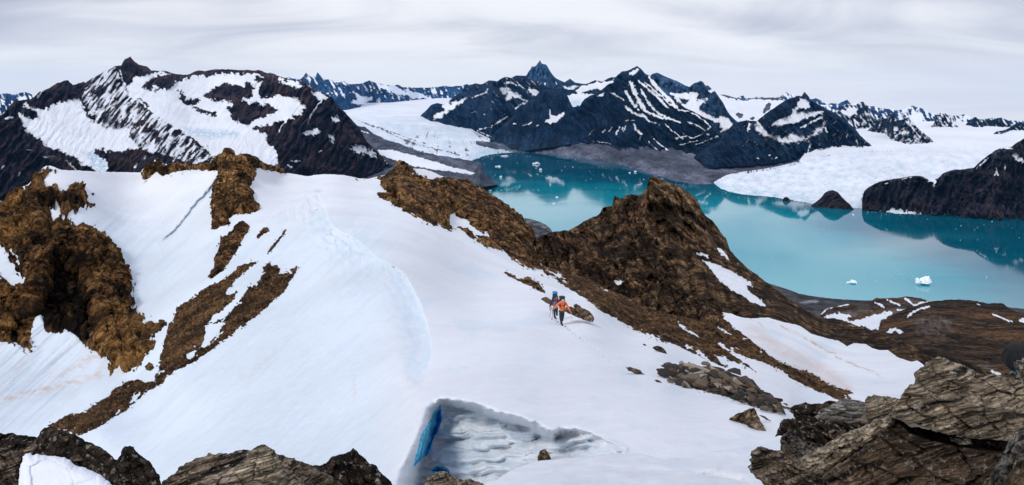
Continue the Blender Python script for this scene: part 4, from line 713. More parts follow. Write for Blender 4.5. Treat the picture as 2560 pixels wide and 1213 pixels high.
u, v = rot(px, py, -42); left = sst(1050, 900, px + .0 * py) * sst(470, 620, py)
und = und + (2.0 * sst(.5, .1, tC) + .7) * sst(95, 5, dC) * sst(0, .05, tC) * sst(1, .93, tC) * fbm(px / 20, py / 15, 4, 427, .5) * (.12 + lee) * sst(1, 12, dC)
dT, _, tT = ldist(px + 3 * fbm(px / 9, py / 9, 2, 6), py, '1382,797 1404,812 1430,830 1462,856 1500,884 1560,925 1620,975 1680,1020'); und = und - 2.2 * np.exp(-(dT / 3.2) ** 2) * sst(-.25, .15, np.sin(tT * 170)) * sst(0, .05, tT) * sst(1, .6, tT)
und = und + left * (.7 * fbm(u / 260, v / 22, 4, 423) + .22 * fbm(u / 120, v / 7, 3, 424))
lstr = left * sst(.0, .4, fbm(u / 200, v / 12, 4, 428))
u, v = rot(px, py, 28); right = 1 - left
und = und + right * .12 * fbm(u / 240, v / 30, 4, 425)
YN = YN * (1 - .006 * und * np.clip(YN / 30, .4, 2))
PN = G.pos(YN, 0)
def normals(P):
    a = np.gradient(P, axis=1); b = np.gradient(P, axis=0); n = np.cross(b, a); n /= np.linalg.norm(n, axis=-1, keepdims=True) + 1e-12
    f = np.sign(-(n * P).sum(-1, keepdims=True)); return n * np.where(f == 0, 1, f)
NN = normals(PN)
# stains, blue ice, and bluish shade painted on the crest lee and left face
dirt = np.zeros(px.shape)
wx = px + 8 * fbm(px / 30, py / 14, 4, 431); wy = py + 8 * fbm(px / 30 + 3, py / 14, 4, 432)
def line_dirt(L, wd, am, br=.4):
    global dirt
    d, s_, t = ldist(wx, wy, L); dirt = np.maximum(dirt, am * sst(wd, 0, d) * sst(-br, br, fbm(px / 22, py / 8, 4, 433)) * sst(0, .1, t) * sst(1.0, .8, t))
dirt = np.maximum(dirt, .42 * sst(.9, .1, np.abs(fbm(px / 60, py / 30, 3, 450))) * sst(26, 0, np.abs(sdist(px + 12 * fbm(px / 40, py / 40, 3, 5), py, '1835,812 1900,850 1960,890 2050,930 2110,970 2060,950 1990,920 1930,896 1880,858 1840,830', 90) + 8)) * sst(1835, 1900, px))
line_dirt('1922,800 1960,818 2000,838 2060,872 2120,905 2180,930 2225,948', 4, 1.0, .3); line_dirt('1870,792 1895,808 1915,822', 3, .8)
line_dirt('-40,1015 60,985 150,965 240,935 270,905', 12, .65); line_dirt('100,985 200,955 273,936', 8, .5); line_dirt('195,925 225,890 262,890', 16, .55, .3); line_dirt('120,955 200,910 235,880', 8, .45, .3); line_dirt('20,960 60,900 84,862', 14, .22)
line_dirt('455,551 440,566', 5, .7); line_dirt('430,578 422,590', 5, .9); line_dirt('520,470 508,488', 3, 1.0); line_dirt('884,930 888,975 880,1010', 5, .35); line_dirt('540,870 520,850', 14, .35); line_dirt('560,820 540,840', 16, .3); line_dirt('700,860 640,930 590,960', 24, .16); line_dirt('880,560 890,590', 10, .12)
line_dirt('820,640 830,700 870,780', 30, .08)
ice = .30 * sst(22, 2, dC) * lee * mC * (.6 + fbm(px / 14, py / 10, 3, 443))  # lee-side shade of the crest tinted into the snow
ice = np.maximum(ice, (.45 + .5 * fbm(px / 30, py / 20, 4, 447)) * lee * mC * np.exp(-(dC / 80) ** 2)); ice = np.maximum(ice, .32 * left + .16 * lstr); ice = np.maximum(ice, .45 * wv * sst(-.3, .4, fbm(px / 34, py / 16, 4, 441)))  # painted bluish shade along the lee and left face, then cave wall ice
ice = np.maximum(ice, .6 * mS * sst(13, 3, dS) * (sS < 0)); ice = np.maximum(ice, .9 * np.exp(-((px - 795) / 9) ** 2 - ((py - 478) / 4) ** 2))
ice = np.maximum(ice, .22 * sst(.05, .45, fbm(px / 120, py / 50, 4, 442)))
LOW = 'ground sheet'
Mg = np.stack([px * 0 + .9, np.clip(dirt, 0, 1), np.clip(ice, 0, 1), px * 0 + 1], -1)  # ice channel holds real blue ice plus the painted lee and left-face shade
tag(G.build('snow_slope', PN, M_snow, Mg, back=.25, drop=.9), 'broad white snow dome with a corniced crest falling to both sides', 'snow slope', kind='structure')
# blue crevasse walls and the blue alcove: deep blue glacier ice exposed in the cave
M_ice = terrain_mat('blue_glacier_ice', (0.0, 0.26, 0.80), (0.0, 0.46, 0.95), tone=0, alt=(0.12, 0.66, 0.95), scale=1.2, streak=(1, 1, .5), bump=.4, bdist=.15, rough=.25, snow_noise=.0, fine=.3)
mb = sst(-3.5, 0, sB)
keep = ((sB > -6) | (sB2 > -4))
kf = keep[:-1, :-1] & keep[1:, :-1] & keep[1:, 1:] & keep[:-1, 1:]
off = (.06 * sst(-3, 1, np.maximum(sB, sB2)) - .03)[..., None]
gg = np.clip(sst(1075, 1030, py) * sst(1110, 1085, px) * .0 + sst(1060, 1030, py) * sst(1096, 1080, px) + (.95 * sst(-3, -20, dxf) + .2 * sst(1.5, -3, sB)) * (sB2 < -4) + .7 * (sB2 > -4), 0, 1)
tag(mesh_obj('crevasse_ice', (PN + NN * off).reshape(-1, 3), grid_faces(G.nr, G.nc, kf), M_ice, np.stack([px * 0 - 1, gg, px * 0, px * 0 + 1], -1)), 'deep blue ice wall inside the crevasse below the cornice', 'ice', kind='structure')

def outcrop(label, polys, holes=(), lines=(), h=9., blk=((60, 40, 14, 4), (60, 14, 6, 1.6)), mat=None, seed=0, cat='rock outcrop', name='rock_outcrop', warp=4.5, extra=None, gmask=None, edge=14., xr=None, stuffsnow=0., speck=False):
    """bare rock standing out of the snow sheet; blk = (angle, length px, width px, height px) of its broken facets"""
    allp = np.concatenate([pts(p) for p in polys]); x0, x1, y0, y1 = allp[:, 0].min() - 20, allp[:, 0].max() + 20, allp[:, 1].min() - 20, allp[:, 1].max() + 20
    cs = np.where((G.x > x0) & (G.x < x1))[0]; a, b = cs[0], cs[-1] + 1
    rs_ = np.where((G.py[:, a:b] > y0).any(1) & (G.py[:, a:b] < y1).any(1))[0]; c, d = rs_[0], rs_[-1] + 1
    X, Yp = G.px[c:d, a:b], G.py[c:d, a:b]; wx = X + warp * fbm(X / 14, Yp / 14, 5, seed, .6) * 1.6; wy = Yp + warp * fbm(X / 14 + 7, Yp / 14 + 3, 5, seed + 1, .6) * 1.6
    sd = np.full(X.shape, -60.)
    for p in polys: sd = np.maximum(sd, sdist(wx, wy, p))
    for p in holes: sd = np.minimum(sd, -sdist(wx, wy, p))
    nz = fbm(X / 5.5, Yp / 4.5, 4, seed + 60, .6); sd = np.maximum(sd, np.where(sd < 1, (nz - .27 + np.minimum(sd, 0) * .013) * 26, -60)); sd = np.minimum(sd, np.where(speck, (.42 - fbm(X / 9, Yp / 5, 4, seed + 61, .6) + np.clip(sd, 0, 30) * .006) * 26, 60))
    for L, wd in lines:
        dl, _, t = ldist(wx, wy, L); sd = np.minimum(sd, dl - wd * (.6 + .5 * pn(t * 7, t * 0 + wd)) * np.minimum(1, .3 + 5 * np.minimum(t, 1 - t)))
    hh = -2.0 + h * sst(-3, edge, sd) + 1.5 * sst(-3, 3, sd)
    for k, (ang, l_, w_, am) in enumerate(blk): hh = hh + am * (blocks(X, Yp, ang, l_, w_, seed + 7 * k) + .15) * sst(-3, 5, sd)
    if extra is not None: hh = hh + extra(X, Yp, sd)
    kp = sd > -5.5; kf = np.zeros((G.nr - 1, G.nc - 1), bool)
    kf = kp[:-1, :-1] & kp[1:, :-1] & kp[1:, 1:] & kp[:-1, 1:]
    sc = (G.Y[c:d, a:b] / F)[..., None]
    view = -PN[c:d, a:b] / np.linalg.norm(PN[c:d, a:b], axis=-1, keepdims=True)
    dirn = NN[c:d, a:b] * .55 + view * .45; dirn /= np.linalg.norm(dirn, axis=-1, keepdims=True)
    V = PN[c:d, a:b] + dirn * sc * hh[..., None]
    if gmask: gm = gmask(X, Yp, sd)
    else:
        a_, l_, w_, _ = blk[min(1, len(blk) - 1)]; gm = .8 * sst(.0, .5, blocks(X, Yp, a_, l_ * .8, w_ * .8, seed + 70)) + .5 * sst(.1, .4, blocks(X, Yp, a_ + 10, l_ * .35, w_ * .45, seed + 71)); gm = np.clip(gm, 0, 1)
    M = np.stack([-.9 + .5 * fbm(X / 12, Yp / 9, 4, seed) + stuffsnow * sst(6, -2, sd), gm, X * 0, X * 0 + 1], -1)
    return tag(mesh_obj(name, V.reshape(-1, 3), grid_faces(d - c, b - a, kf), mat or M_brown, M), label, cat, kind='structure')

RK1 = '-200,500 -60,500 0,504 10,503 25,482 40,469 56,466 70,470 81,469 82,449 99,429 115,413 132,413 143,421 142,433 119,441 112,451 122,466 158,469 198,465 211,467 221,479 234,487 226,500 236,513 227,518 198,522 190,533 180,525 168,532 163,541 150,543 165,551 178,555 165,563 204,558 231,568 257,584 280,604 293,604 302,624 310,644 312,663 321,670 325,696 336,710 330,736 340,759 346,774 359,777 372,772 374,787 369,806 390,802 411,806 413,816 402,822 380,830 386,841 369,851 390,857 374,877 363,894 357,908 343,912 332,927 300,931 289,919 273,939 269,904 250,884 230,877 203,849 195,838 172,830 148,834 117,826 105,814 98,795 90,799 80,830 80,865 78,882 58,878 39,865 23,857 12,853 0,861 -200,870'
def ex(X, Yp, sd):
    c = sdist(X + 10 * fbm(X / 24, Yp / 24, 3, 5), Yp, '120,655 150,645 185,650 215,687 235,730 246,790 262,900 200,850 150,850 100,815 85,790 60,870 0,850 20,800 70,790 90,740 100,700')
    return 14 * (ridged((X + .2 * Yp) / 34, Yp / 190, 4, 9) - .5) + 9 * fbm(X / 70, Yp / 70, 3, 4)
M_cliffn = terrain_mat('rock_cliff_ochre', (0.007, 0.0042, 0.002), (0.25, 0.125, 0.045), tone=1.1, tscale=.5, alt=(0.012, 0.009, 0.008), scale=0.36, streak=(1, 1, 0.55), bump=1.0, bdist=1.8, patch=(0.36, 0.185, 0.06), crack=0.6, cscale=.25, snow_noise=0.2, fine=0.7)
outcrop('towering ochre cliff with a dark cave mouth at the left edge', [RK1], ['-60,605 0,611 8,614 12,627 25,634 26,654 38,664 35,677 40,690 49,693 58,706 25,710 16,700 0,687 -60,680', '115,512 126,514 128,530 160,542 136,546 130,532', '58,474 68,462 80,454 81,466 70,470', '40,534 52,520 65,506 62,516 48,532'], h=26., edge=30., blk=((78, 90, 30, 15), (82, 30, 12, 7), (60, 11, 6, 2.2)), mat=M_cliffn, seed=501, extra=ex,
    gmask=lambda X, Yp, sd: np.clip(.95 * sst(-16, 18, sdist(X + 14 * fbm(X / 24, Yp / 24, 4, 5), Yp, '120,650 150,640 185,645 222,690 240,740 250,800 240,880 200,850 150,850 100,815 85,790 50,870 10,850 40,780 90,740 100,700')), 0, 1) * sst(-.6, .1, fbm(X / 14, Yp / 40, 4, 6)))  # cave recess shade painted dark into the rock colour
RK2 = '354,446 358,429 359,418 382,408 391,394 406,398 407,409 419,409 462,406 478,411 527,409 536,404 534,393 554,392 560,376 577,380 590,394 612,391 640,396 666,408 694,418 716,434 678,428 641,420 638,428 643,434 622,466 635,479 633,495 641,507 650,510 645,525 618,535 595,532 572,548 574,561 529,573 531,551 526,518 529,495 533,462 543,453 543,439 551,426 478,424 425,434 405,440 392,430 379,437 369,447'
outcrop('blocky brown rock tower standing in the snow left of the dome crest', [RK2], h=16., edge=14., blk=((5, 44, 15, 8), (5, 18, 7, 4), (80, 8, 6, 1.4)), seed=511, extra=lambda X, Yp, sd: 8 * sst(440, 400, Yp) * sst(600, 560, X) * sst(530, 545, X))
outcrop('slanting brown rock rib just below the rock tower', ['595,555 612,553 623,565 622,578 609,591 602,611 585,637 569,660 559,677 529,695 521,692 533,670 536,644 548,621 551,594 572,584 585,571'], h=12., blk=((120, 30, 14, 5), (120, 12, 6, 2)), seed=521)
outcrop('small dark brown rock poking through the snow right of the slanting rib', ['642,594 648,578 658,568 670,566 674,580 655,588 646,598'], h=8., blk=((30, 12, 8, 2.5),), seed=523, warp=2)
outcrop('thin rock sliver in the snow below the dome crest', ['716,570 718,578 694,610 678,629 665,638 675,617 694,598 706,579'], h=6., blk=((120, 12, 6, 1.5),), seed=525, warp=2)
outcrop('small rock chip in the snow below the left end of the rocky rim', ['356,462 364,450 368,450 362,460'], h=5., blk=((120, 8, 6, 1.5),), seed=527, warp=1.5)
RK6 = '660,641 640,655 612,660 595,669 579,683 546,703 503,725 475,746 462,756 442,769 433,799 421,810 415,834 410,853 398,904 390,919 388,935 386,953 363,955 343,947 312,958 281,974 273,990 234,1013 203,1033 176,1034 156,1044 117,1064 164,1079 195,1088 234,1075 273,1052 312,1029 351,994 367,980 410,956 413,947 449,923 488,904 527,877 566,849 597,826 640,791 661,772 704,736 721,710 740,683 743,668 727,673 726,683 716,677 699,687 704,670 694,660 678,667 675,657 658,670 661,677 632,703 605,743 589,759 576,776 562,780 560,770 589,748 590,733 567,736 569,723 592,697 612,680 638,661'
outcrop('long brown scree band slanting down the snow face to the lower left', [RK6], ['632,704 655,680 662,684 640,703 620,722 608,740 590,762 569,779 562,795 534,804 519,810 534,791 560,775 589,748 600,730', '511,814 540,808 562,806 546,830 522,861 503,869 513,834', '466,886 491,873 486,888 472,899', '388,918 402,905 398,930 388,936', '640,690 660,676 650,700 634,712'], [('352,978 335,1000 322,1008', 4), ('303,1026 290,1036', 3)], h=7., edge=18., blk=((140, 30, 14, 4.5), (150, 11, 6, 3.6), (20, 6, 4.5, 1.6)), mat=M_scree, seed=531, warp=3.5, speck=True)
outcrop('round brown rock at the foot of the cliff beside the scree band', ['362,915 372,905 382,910 388,920 378,928 364,927'], h=9., blk=((30, 12, 8, 2),), seed=535, warp=1.5)
RM = '890,446 923,446 939,441 979,432 985,420 989,411 1005,409 1025,415 1030,430 1035,437 1051,445 1084,449 1100,446 1111,440 1164,452 1197,466 1230,487 1266,510 1302,543 1320,562 1334,584 1341,611 1342,644 1352,662 1372,684 1368,690 1352,672 1335,670 1342,683 1309,667 1292,657 1259,637 1243,624 1210,616 1177,594 1144,571 1131,581 1094,568 1045,548 989,515 936,482 954,476 951,469 923,451'
outcrop('brown rocky ridge running right from the snow dome above the fjord', [RM], ['1121,555 1134,541 1160,548 1183,568 1218,590 1193,585 1170,572 1150,567 1130,576', '924,452 940,448 958,454 948,459', '1254,626 1262,630 1270,640 1260,636', '1288,648 1300,655 1306,664 1294,658'], [], h=11., edge=22., blk=((35, 60, 26, 9), (35, 20, 10, 5), (10, 8, 5, 2.2)), seed=541,
    extra=lambda X, Yp, sd: 10 * sst(-10, 14, sdist(X, Yp, '985,400 1040,420 1110,470 1132,500 1128,560 1080,540 1000,500 960,470')) - 13 * np.exp(-(ldist(X, Yp, '1030,436 1090,462 1128,505 1130,550')[0] / 8) ** 2) + 10 * sst(-14, 20, sdist(X, Yp, '1200,520 1290,560 1335,600 1338,650 1300,620 1230,580 1180,560')))
outcrop('low brown outcrop in the snow above the two hikers', ['1253,682 1262,678 1289,688 1292,697 1318,691 1348,708 1366,735 1335,723 1289,700'], h=6., blk=((30, 16, 8, 3), (30, 7, 4, 1.4)), seed=551, warp=2)
outcrop('tiny rock on the snow edge at the end of the brown ridge', ['1348,686 1354,683 1360,689 1363,695 1354,692'], h=4., blk=((30, 7, 4, 1.4),), seed=553, warp=1)
RO = '1342,640 1352,660 1380,670 1450,690 1550,735 1650,777 1760,802 1795,803 1802,778 1812,798 1832,816 1857,834 1886,859 1911,876 1946,901 1982,919 2036,937 2071,955 2107,975 2136,980 2120,987 2129,998 2096,1001 2071,991 2036,976 2000,959 1964,941 1936,919 1904,905 1871,894 1836,880 1800,862 1790,862 1814,873 1839,891 1864,909 1888,928 1857,914 1821,899 1790,890 1803,909 1820,920 1779,906 1743,888 1714,876 1686,862 1643,850 1589,823 1539,798 1507,781 1490,767 1447,737 1407,711 1380,694 1366,684'
outcrop('brown scree slope between the snow dome and the craggy brown peak', [RO], ['1541,703 1560,700 1548,714'], [('1366,676 1390,686 1415,698', 2.5), ('1698,817 1722,828 1747,843', 3), ('1798,820 1815,830 1830,840', 4), ('1741,878 1756,888 1768,899', 4), ('1567,743 1584,751', 2), ('1795,856 1812,868', 3)], h=6., edge=16., blk=((32, 60, 16, 4.5), (32, 18, 8, 3.6), (20, 7, 4.5, 2.)), mat=M_scree, seed=561, warp=3., speck=True)

# near snow bank in front of the ice cave
TS = '1180,1245 1215,1222 1235,1206 1258,1188 1280,1176 1300,1167 1325,1158 1350,1152 1400,1147 1440,1144 1500,1139 1545,1133 1600,1126 1660,1124 1720,1122 1800,1120 1880,1116 1960,1115'
B2 = Sheet(1180, 1960, TS, '1180,1262 1960,1262', 2.5, .8, 40, 310)
Y2 = rbf([(1235, 1206, 7.6), (1300, 1167, 8.2), (1440, 1144, 8.7), (1600, 1126, 9.0), (1750, 1121, 9.1), (1900, 1115, 9.3), (1300, 1260, 5.6), (1600, 1230, 5.9), (1750, 1220, 6.2), (1940, 1250, 5.6), (1500, 1180, 7.3)])(B2.px, B2.py)
hol = sdist(B2.px + 6 * fbm(B2.px / 25, B2.py / 25, 3, 5), B2.py, '1732,1186 1760,1178 1810,1176 1860,1186 1890,1215 1850,1218 1780,1206')
Y2 = Y2 + .55 * sst(-8, 34, hol) - .16 * fbm(B2.px / 150, B2.py / 30, 4, 451) - .10 * np.exp(-(ldist(B2.px, B2.py, '1480,1150 1600,1162 1700,1168 1790,1168')[0] / 9) ** 2)
P2 = B2.pos(Y2, 0)
tag(B2.build('snow_bank', P2, M_snow, np.stack([B2.px * 0 + .9, .10 * sst(0, .4, fbm(B2.px / 40, B2.py / 14, 3, 5)) + .12 * sst(0, 20, hol), .18 * sst(-.1, .4, fbm(B2.px / 90, B2.py / 20, 3, 7)), B2.px * 0 + 1], -1), back=.12, drop=1.2), 'smooth snow bank in the foreground before the ice cave', 'snow bank', kind='structure')  # hollow's soft shadow tinted into the snow through the dirt channel

# ------------------------------------------------------------------ rocks one could lift away
M_grey = terrain_mat('boulder_pale_grey', (0.03, 0.028, 0.026), (0.38, 0.35, 0.31), scale=3.5, streak=(.45, .6, 7.0), rotm=(0.2, -.1, 0), bump=1.0, bdist=.02, crack=.35, cscale=3.0, fine=.8, speck=70)
M_under = terrain_mat('boulder_shaded_side', (0.006, 0.0045, 0.0035), (0.22, 0.15, 0.098), scale=3.5, streak=(.45, .6, 6.0), rotm=(0.15, .28, 0), bump=1.0, bdist=.025, patch=(0.17, 0.10, 0.05), crack=0.4, cscale=3.0, fine=.8, speck=60)  # darker copy of the boulder stone, underside shade put into its colour
M_slab = terrain_mat('boulder_banded_grey', (0.014, 0.010, 0.007), (0.52, 0.42, 0.30), scale=3.5, streak=(.45, .6, 6.0), rotm=(0.25, .22, 0), bump=1.0, bdist=.025, patch=(0.27, 0.20, 0.13), crack=0.35, cscale=3.0, fine=.7, speck=55)
M_slabd = terrain_mat('boulder_dark_gneiss', (0.007, 0.0055, 0.0045), (0.28, 0.21, 0.15), scale=3.5, streak=(.45, .6, 6.0), rotm=(0.15, .28, 0), bump=1.0, bdist=.025, patch=(0.14, 0.085, 0.045), crack=0.35, cscale=3.0, fine=.7, speck=60)
M_lich = terrain_mat('boulder_lichen_speckled', (0.010, 0.009, 0.008), (0.42, 0.38, 0.33), scale=9.0, bump=1.0, bdist=.04, patch=(0.20, 0.155, 0.10), crack=0.3, cscale=5.0, fine=.8)
M_dark = terrain_mat('boulder_dark_brown', (0.006, 0.005, 0.004), (0.085, 0.062, 0.046), scale=4.0, bump=1.0, bdist=.05, alt=(0.05, 0.04, 0.03), patch=(0.11, 0.06, 0.028), crack=0.3, cscale=2.5, fine=.8, streak=(1, 1, 1.6), speck=50)
M_tan = terrain_mat('boulder_tan', (0.035, 0.022, 0.012), (0.30, 0.215, 0.14), scale=3.0, bump=1.0, bdist=.05, patch=(0.33, 0.27, 0.20), crack=0.5, cscale=2.0, streak=(1, 1, 2.5), rotm=(.4, .5, 0), fine=.6)
M_lump = terrain_mat('snow_lump_white', (0.6, 0.6, 0.6), (0.6, 0.6, 0.6), scale=2.0, snow=(0.74, 0.77, 0.85), bump=.3, bdist=.03, snow_noise=0)

def crag(poly, amp, seed, n=5):
    """roughen an outline by midpoint displacement"""
    p = [tuple(q) for q in (pts(poly) if isinstance(poly, str) else poly)]; rnd = random.Random(seed)
    for it in range(n):
        q = []
        for i in range(len(p)):
            a, b = p[i], p[(i + 1) % len(p)]; L = math.hypot(b[0] - a[0], b[1] - a[1]); q.append(a)
            if L > 5:
                k = rnd.gauss(0, 1) * min(amp, L * .10); q.append(((a[0] + b[0]) / 2 - (b[1] - a[1]) / L * k, (a[1] + b[1]) / 2 + (b[0] - a[0]) / L * k))
        p = q
    return np.array(p)
def rock(name, label, outline, Y, thick=None, mat=None, r=14., bulge=.35, k=(0.0, 0.7), strata=(20, 9, 2.2), facet=(25, 40, 18, 5), ridges=(), seed=0, step=2.0, cat='boulder', amp=2.5, snow=-1., parent=None, group=None, cuts=(), hollow=None):
    """closed stone: front modelled at its own depth, back swelling away behind it; k = how fast the face leans back"""
    p = crag(outline, amp, seed); lo = p.min(0); hi = p.max(0); step = max(min(step, (hi - lo).max() / 14), .5)
    xs = np.arange(lo[0] - step, hi[0] + 2 * step, step); ys = np.arange(lo[1] - step, hi[1] + 2 * step, step)
    X, Yp = np.meshgrid(xs, ys); sd = sdist(X, Yp, p, 400.)
    inside = sd > 0; cell = inside[:-1, :-1] | inside[1:, :-1] | inside[1:, 1:] | inside[:-1, 1:]
    need = np.zeros(X.shape, bool); need[:-1, :-1] |= cell; need[1:, :-1] |= cell; need[1:, 1:] |= cell; need[:-1, 1:] |= cell
    mv = need & ~inside; q = np.roll(p, -1, 0)
    if mv.any():      # pull the rim exactly onto the outline
        x = X[mv]; y = Yp[mv]; bd = np.full(x.shape, 1e18); bx = x.copy(); by = y.copy()
        for (ax, ay), (cx_, cy_) in zip(p, q):
            ex, ey = cx_ - ax, cy_ - ay; L = ex * ex + ey * ey + 1e-9; t = np.clip(((x - ax) * ex + (y - ay) * ey) / L, 0, 1)
            nx, ny = ax + t * ex, ay + t * ey; d = (x - nx) ** 2 + (y - ny) ** 2; m = d < bd; bd = np.where(m, d, bd); bx = np.where(m, nx, bx); by = np.where(m, ny, by)
        X = X.copy(); Yp = Yp.copy(); X[mv] = bx; Yp[mv] = by; sd = np.where(mv, 0, sd)
    wpx = min(hi[0] - lo[0], hi[1] - lo[1]); cx_, cy_ = (lo + hi) / 2
    prof = np.sqrt(np.clip(1 - (1 - np.clip(sd / min(r, wpx * .5), 0, 1)) ** 2, 0, 1))
    rel = bulge * wpx * prof * .5 + k[1] * (Yp - cy_) - k[0] * (X - cx_)
    u, v = rot(X, Yp, strata[0]); wob = 5 * fbm(u / 70, v / 40, 3, seed); lay = (v + wob) / strata[1]
    st = np.abs((lay + .6 * pn(lay * .37, u / 130, seed)) % 1 - .5) * 2; rel = rel + strata[2] * (sst(.05, .45, st) - 1) * sst(-.5, .2, fbm(u / 50, v / 14, 3, seed + 4)) * np.clip(sd / 3, 0, 1)
    if facet: rel = rel + 1.8 * facet[3] * blocks(X, Yp, facet[0], facet[1], facet[2], seed + 3, .12) * np.clip(sd / 5, 0, 1)
    rel = rel + 1.2 * fbm(X / 7, Yp / 7, 4, seed + 9) * np.clip(sd / 3, 0, 1) + facet[3] * 1.0 * fbm(X / 60, Yp / 60, 3, seed + 6) * np.clip(sd / 8, 0, 1)
    for L, wd, am in ridges: rel = rel + am * np.exp(-(ldist(X, Yp, L)[0] / wd) ** 2) * np.clip(sd / 4, 0, 1)
    for L, wd, am in cuts:
        d, s_, t = ldist(X, Yp, L); rel = rel + am * sst(-wd, wd, d * s_)
    if hollow: rel = rel - 190 * sst(-2, 7, sdist(X, Yp, hollow))
    YF = Y * (1 - rel / F); th = thick or wpx * Y / F * .7
    YB = YF + th * (.02 + prof)
    Pf = unproj(X, Yp, YF); Pb = unproj(X, Yp, YB); n = X.size
    Pb = Pb + (Pf - Pf)                       # back keeps the outline along the same rays, so the stone is as wide behind
    f = grid_faces(*X.shape, cell); ed = {}
    fb = f[:, ::-1] + n
    # side wall
    e = np.concatenate([f[:, [0, 1]], f[:, [1, 2]], f[:, [2, 3]], f[:, [3, 0]]]); key = np.sort(e, 1); uq, inv, cnt = np.unique(key[:, 0].astype(np.int64) * n + key[:, 1], return_inverse=True, return_counts=True)
    be = e[cnt[inv] == 1]; side = np.stack([be[:, 1], be[:, 0], be[:, 0] + n, be[:, 1] + n], -1)
    V = np.concatenate([Pf.reshape(-1, 3), Pb.reshape(-1, 3)]); M = np.tile(np.array([[snow, 0, 0, 1.]]), (2 * n, 1))
    o = mesh_obj(name, V, np.concatenate([f, fb, side]), mat or M_slab, M, parent)
    # origin at the stone's own base
    c = V[np.unique(f)].mean(0); c[2] = V[np.unique(f)][:, 2].min(); o.data.transform(Matrix.Translation(-Vector(c))); o.location = Vector(c)
    return tag(o, label, cat, group)

BLD = 'boulder'
# bottom left
rock(BLD, 'flat dark rock lying behind the snow lump in the bottom left corner', '-70,1084 0,1082 23,1083 55,1088 78,1091 96,1096 92,1118 66,1134 30,1140 -70,1140', 5.2, mat=M_dark, k=(0, 1.2), seed=1)
rock(BLD, 'broken brown rock against the left edge under the flat dark rock', '-70,1122 0,1120 40,1128 62,1138 56,1160 50,1180 47,1262 -70,1262', 4.3, mat=M_slabd, k=(0, .8), seed=2, facet=(40, 24, 14, 6))
rock(BLD, 'thin pale stone wedged between the dark boulders in the bottom left corner', '57,1131 66,1120 78,1110 90,1110 95,1114 88,1124 80,1133 66,1136', 4.05, mat=M_slab, seed=3, amp=1, facet=(40, 14, 8, 2))
rock(BLD, 'large dark sloping boulder behind the white snow lump', '84,1125 92,1098 100,1081 112,1069 128,1065 156,1075 195,1091 234,1110 273,1134 292,1150 296,1180 300,1262 100,1262 60,1190 72,1140', 4.1, mat=M_dark, k=(-.35, .6), r=30, seed=4, facet=(30, 70, 34, 6), bulge=.2)
rock(BLD, 'small orange stone on top of the large dark sloping boulder', '158,1093 165,1090 172,1093 171,1100 160,1101', 3.86, mat=M_tan, seed=5, amp=.5, facet=(0, 8, 6, 1))
rock(BLD, 'pale tan stone resting on the dark boulder just above the snow lump', '175,1146 180,1138 195,1136 207,1145 204,1152 185,1154', 3.72, mat=M_tan, seed=6, amp=.8, facet=(0, 14, 8, 2))
rock(BLD, 'brown pointed boulder with a knob on top right of the snow lump', '258,1262 268,1200 280,1165 292,1150 302,1138 306,1122 312,1116 324,1114 334,1117 339,1127 357,1142 374,1153 390,1180 402,1205 415,1235 424,1262', 3.7, mat=M_dark, k=(.1, .5), r=34, seed=7, facet=(70, 60, 30, 5), bulge=.3)
o = rock('snow_lump', 'smooth white lump of old snow among the dark boulders at bottom left', '46,1200 50,1170 56,1142 66,1134 90,1135 130,1140 160,1143 172,1149 187,1163 218,1173 240,1182 255,1190 270,1202 285,1218 300,1262 46,1262', 3.5, mat=M_lump, k=(0, .9), r=26, bulge=.5, strata=(20, 30, .0), facet=(30, 90, 60, 2.0), seed=8, amp=1, snow=1, cat='snow lump', ridges=(('170,1262 190,1215 240,1200', 7, -6),))
rock(BLD, 'wide rusty brown rock behind the pointed grey one at the bottom edge', '402,1262 408,1202 441,1179 446,1168 466,1156 490,1145 510,1142 517,1139 521,1132 530,1135 565,1133 591,1127 612,1124 627,1126 660,1135 697,1139 746,1153 782,1164 800,1175 850,1210 870,1262', 4.4, mat=M_slabd, k=(0, 1.0), r=26, seed=9, strata=(-18, 12, 2.5), facet=(-15, 60, 22, 5), bulge=.2)
rock(BLD, 'dark peaked boulder on the right of the bottom left rock group', '772,1262 772,1182 782,1165 803,1163 818,1155 823,1149 839,1140 865,1133 877,1127 884,1120 895,1130 916,1150 939,1163 952,1181 978,1204 985,1218 1000,1262', 4.1, mat=M_dark, k=(.2, .6), r=28, seed=10, facet=(60, 50, 26, 6), bulge=.3)
rock(BLD, 'grey slab leaning between the pointed grey rock and the dark peaked boulder', '690,1136 720,1144 746,1152 775,1163 800,1180 838,1198 862,1215 885,1262 740,1262 720,1190', 3.9, mat=M_slabd, k=(.3, .8), r=16, seed=11, strata=(35, 10, 2), facet=(35, 60, 22, 4))
rock(BLD, 'pointed grey-brown boulder in front at the bottom edge left of centre', '478,1262 496,1215 506,1196 520,1190 545,1186 568,1179 591,1163 619,1140 627,1127 640,1118 648,1114 659,1111 674,1119 686,1125 695,1139 705,1158 735,1181 754,1197 765,1220 780,1262', 3.5, mat=M_slab, k=(.0, .7), r=30, seed=12, strata=(-35, 14, 1.6), facet=(-40, 60, 34, 6), bulge=.35)
rock(BLD, 'grey rock tip at the bottom edge in front of the blue crevasse', '1052,1262 1060,1213 1065,1199 1081,1189 1096,1180 1108,1178 1119,1179 1125,1186 1132,1192 1153,1198 1184,1201 1210,1212 1250,1262', 3.7, mat=M_slab, k=(0, .8), seed=13, strata=(50, 12, 2), facet=(50, 34, 18, 5))
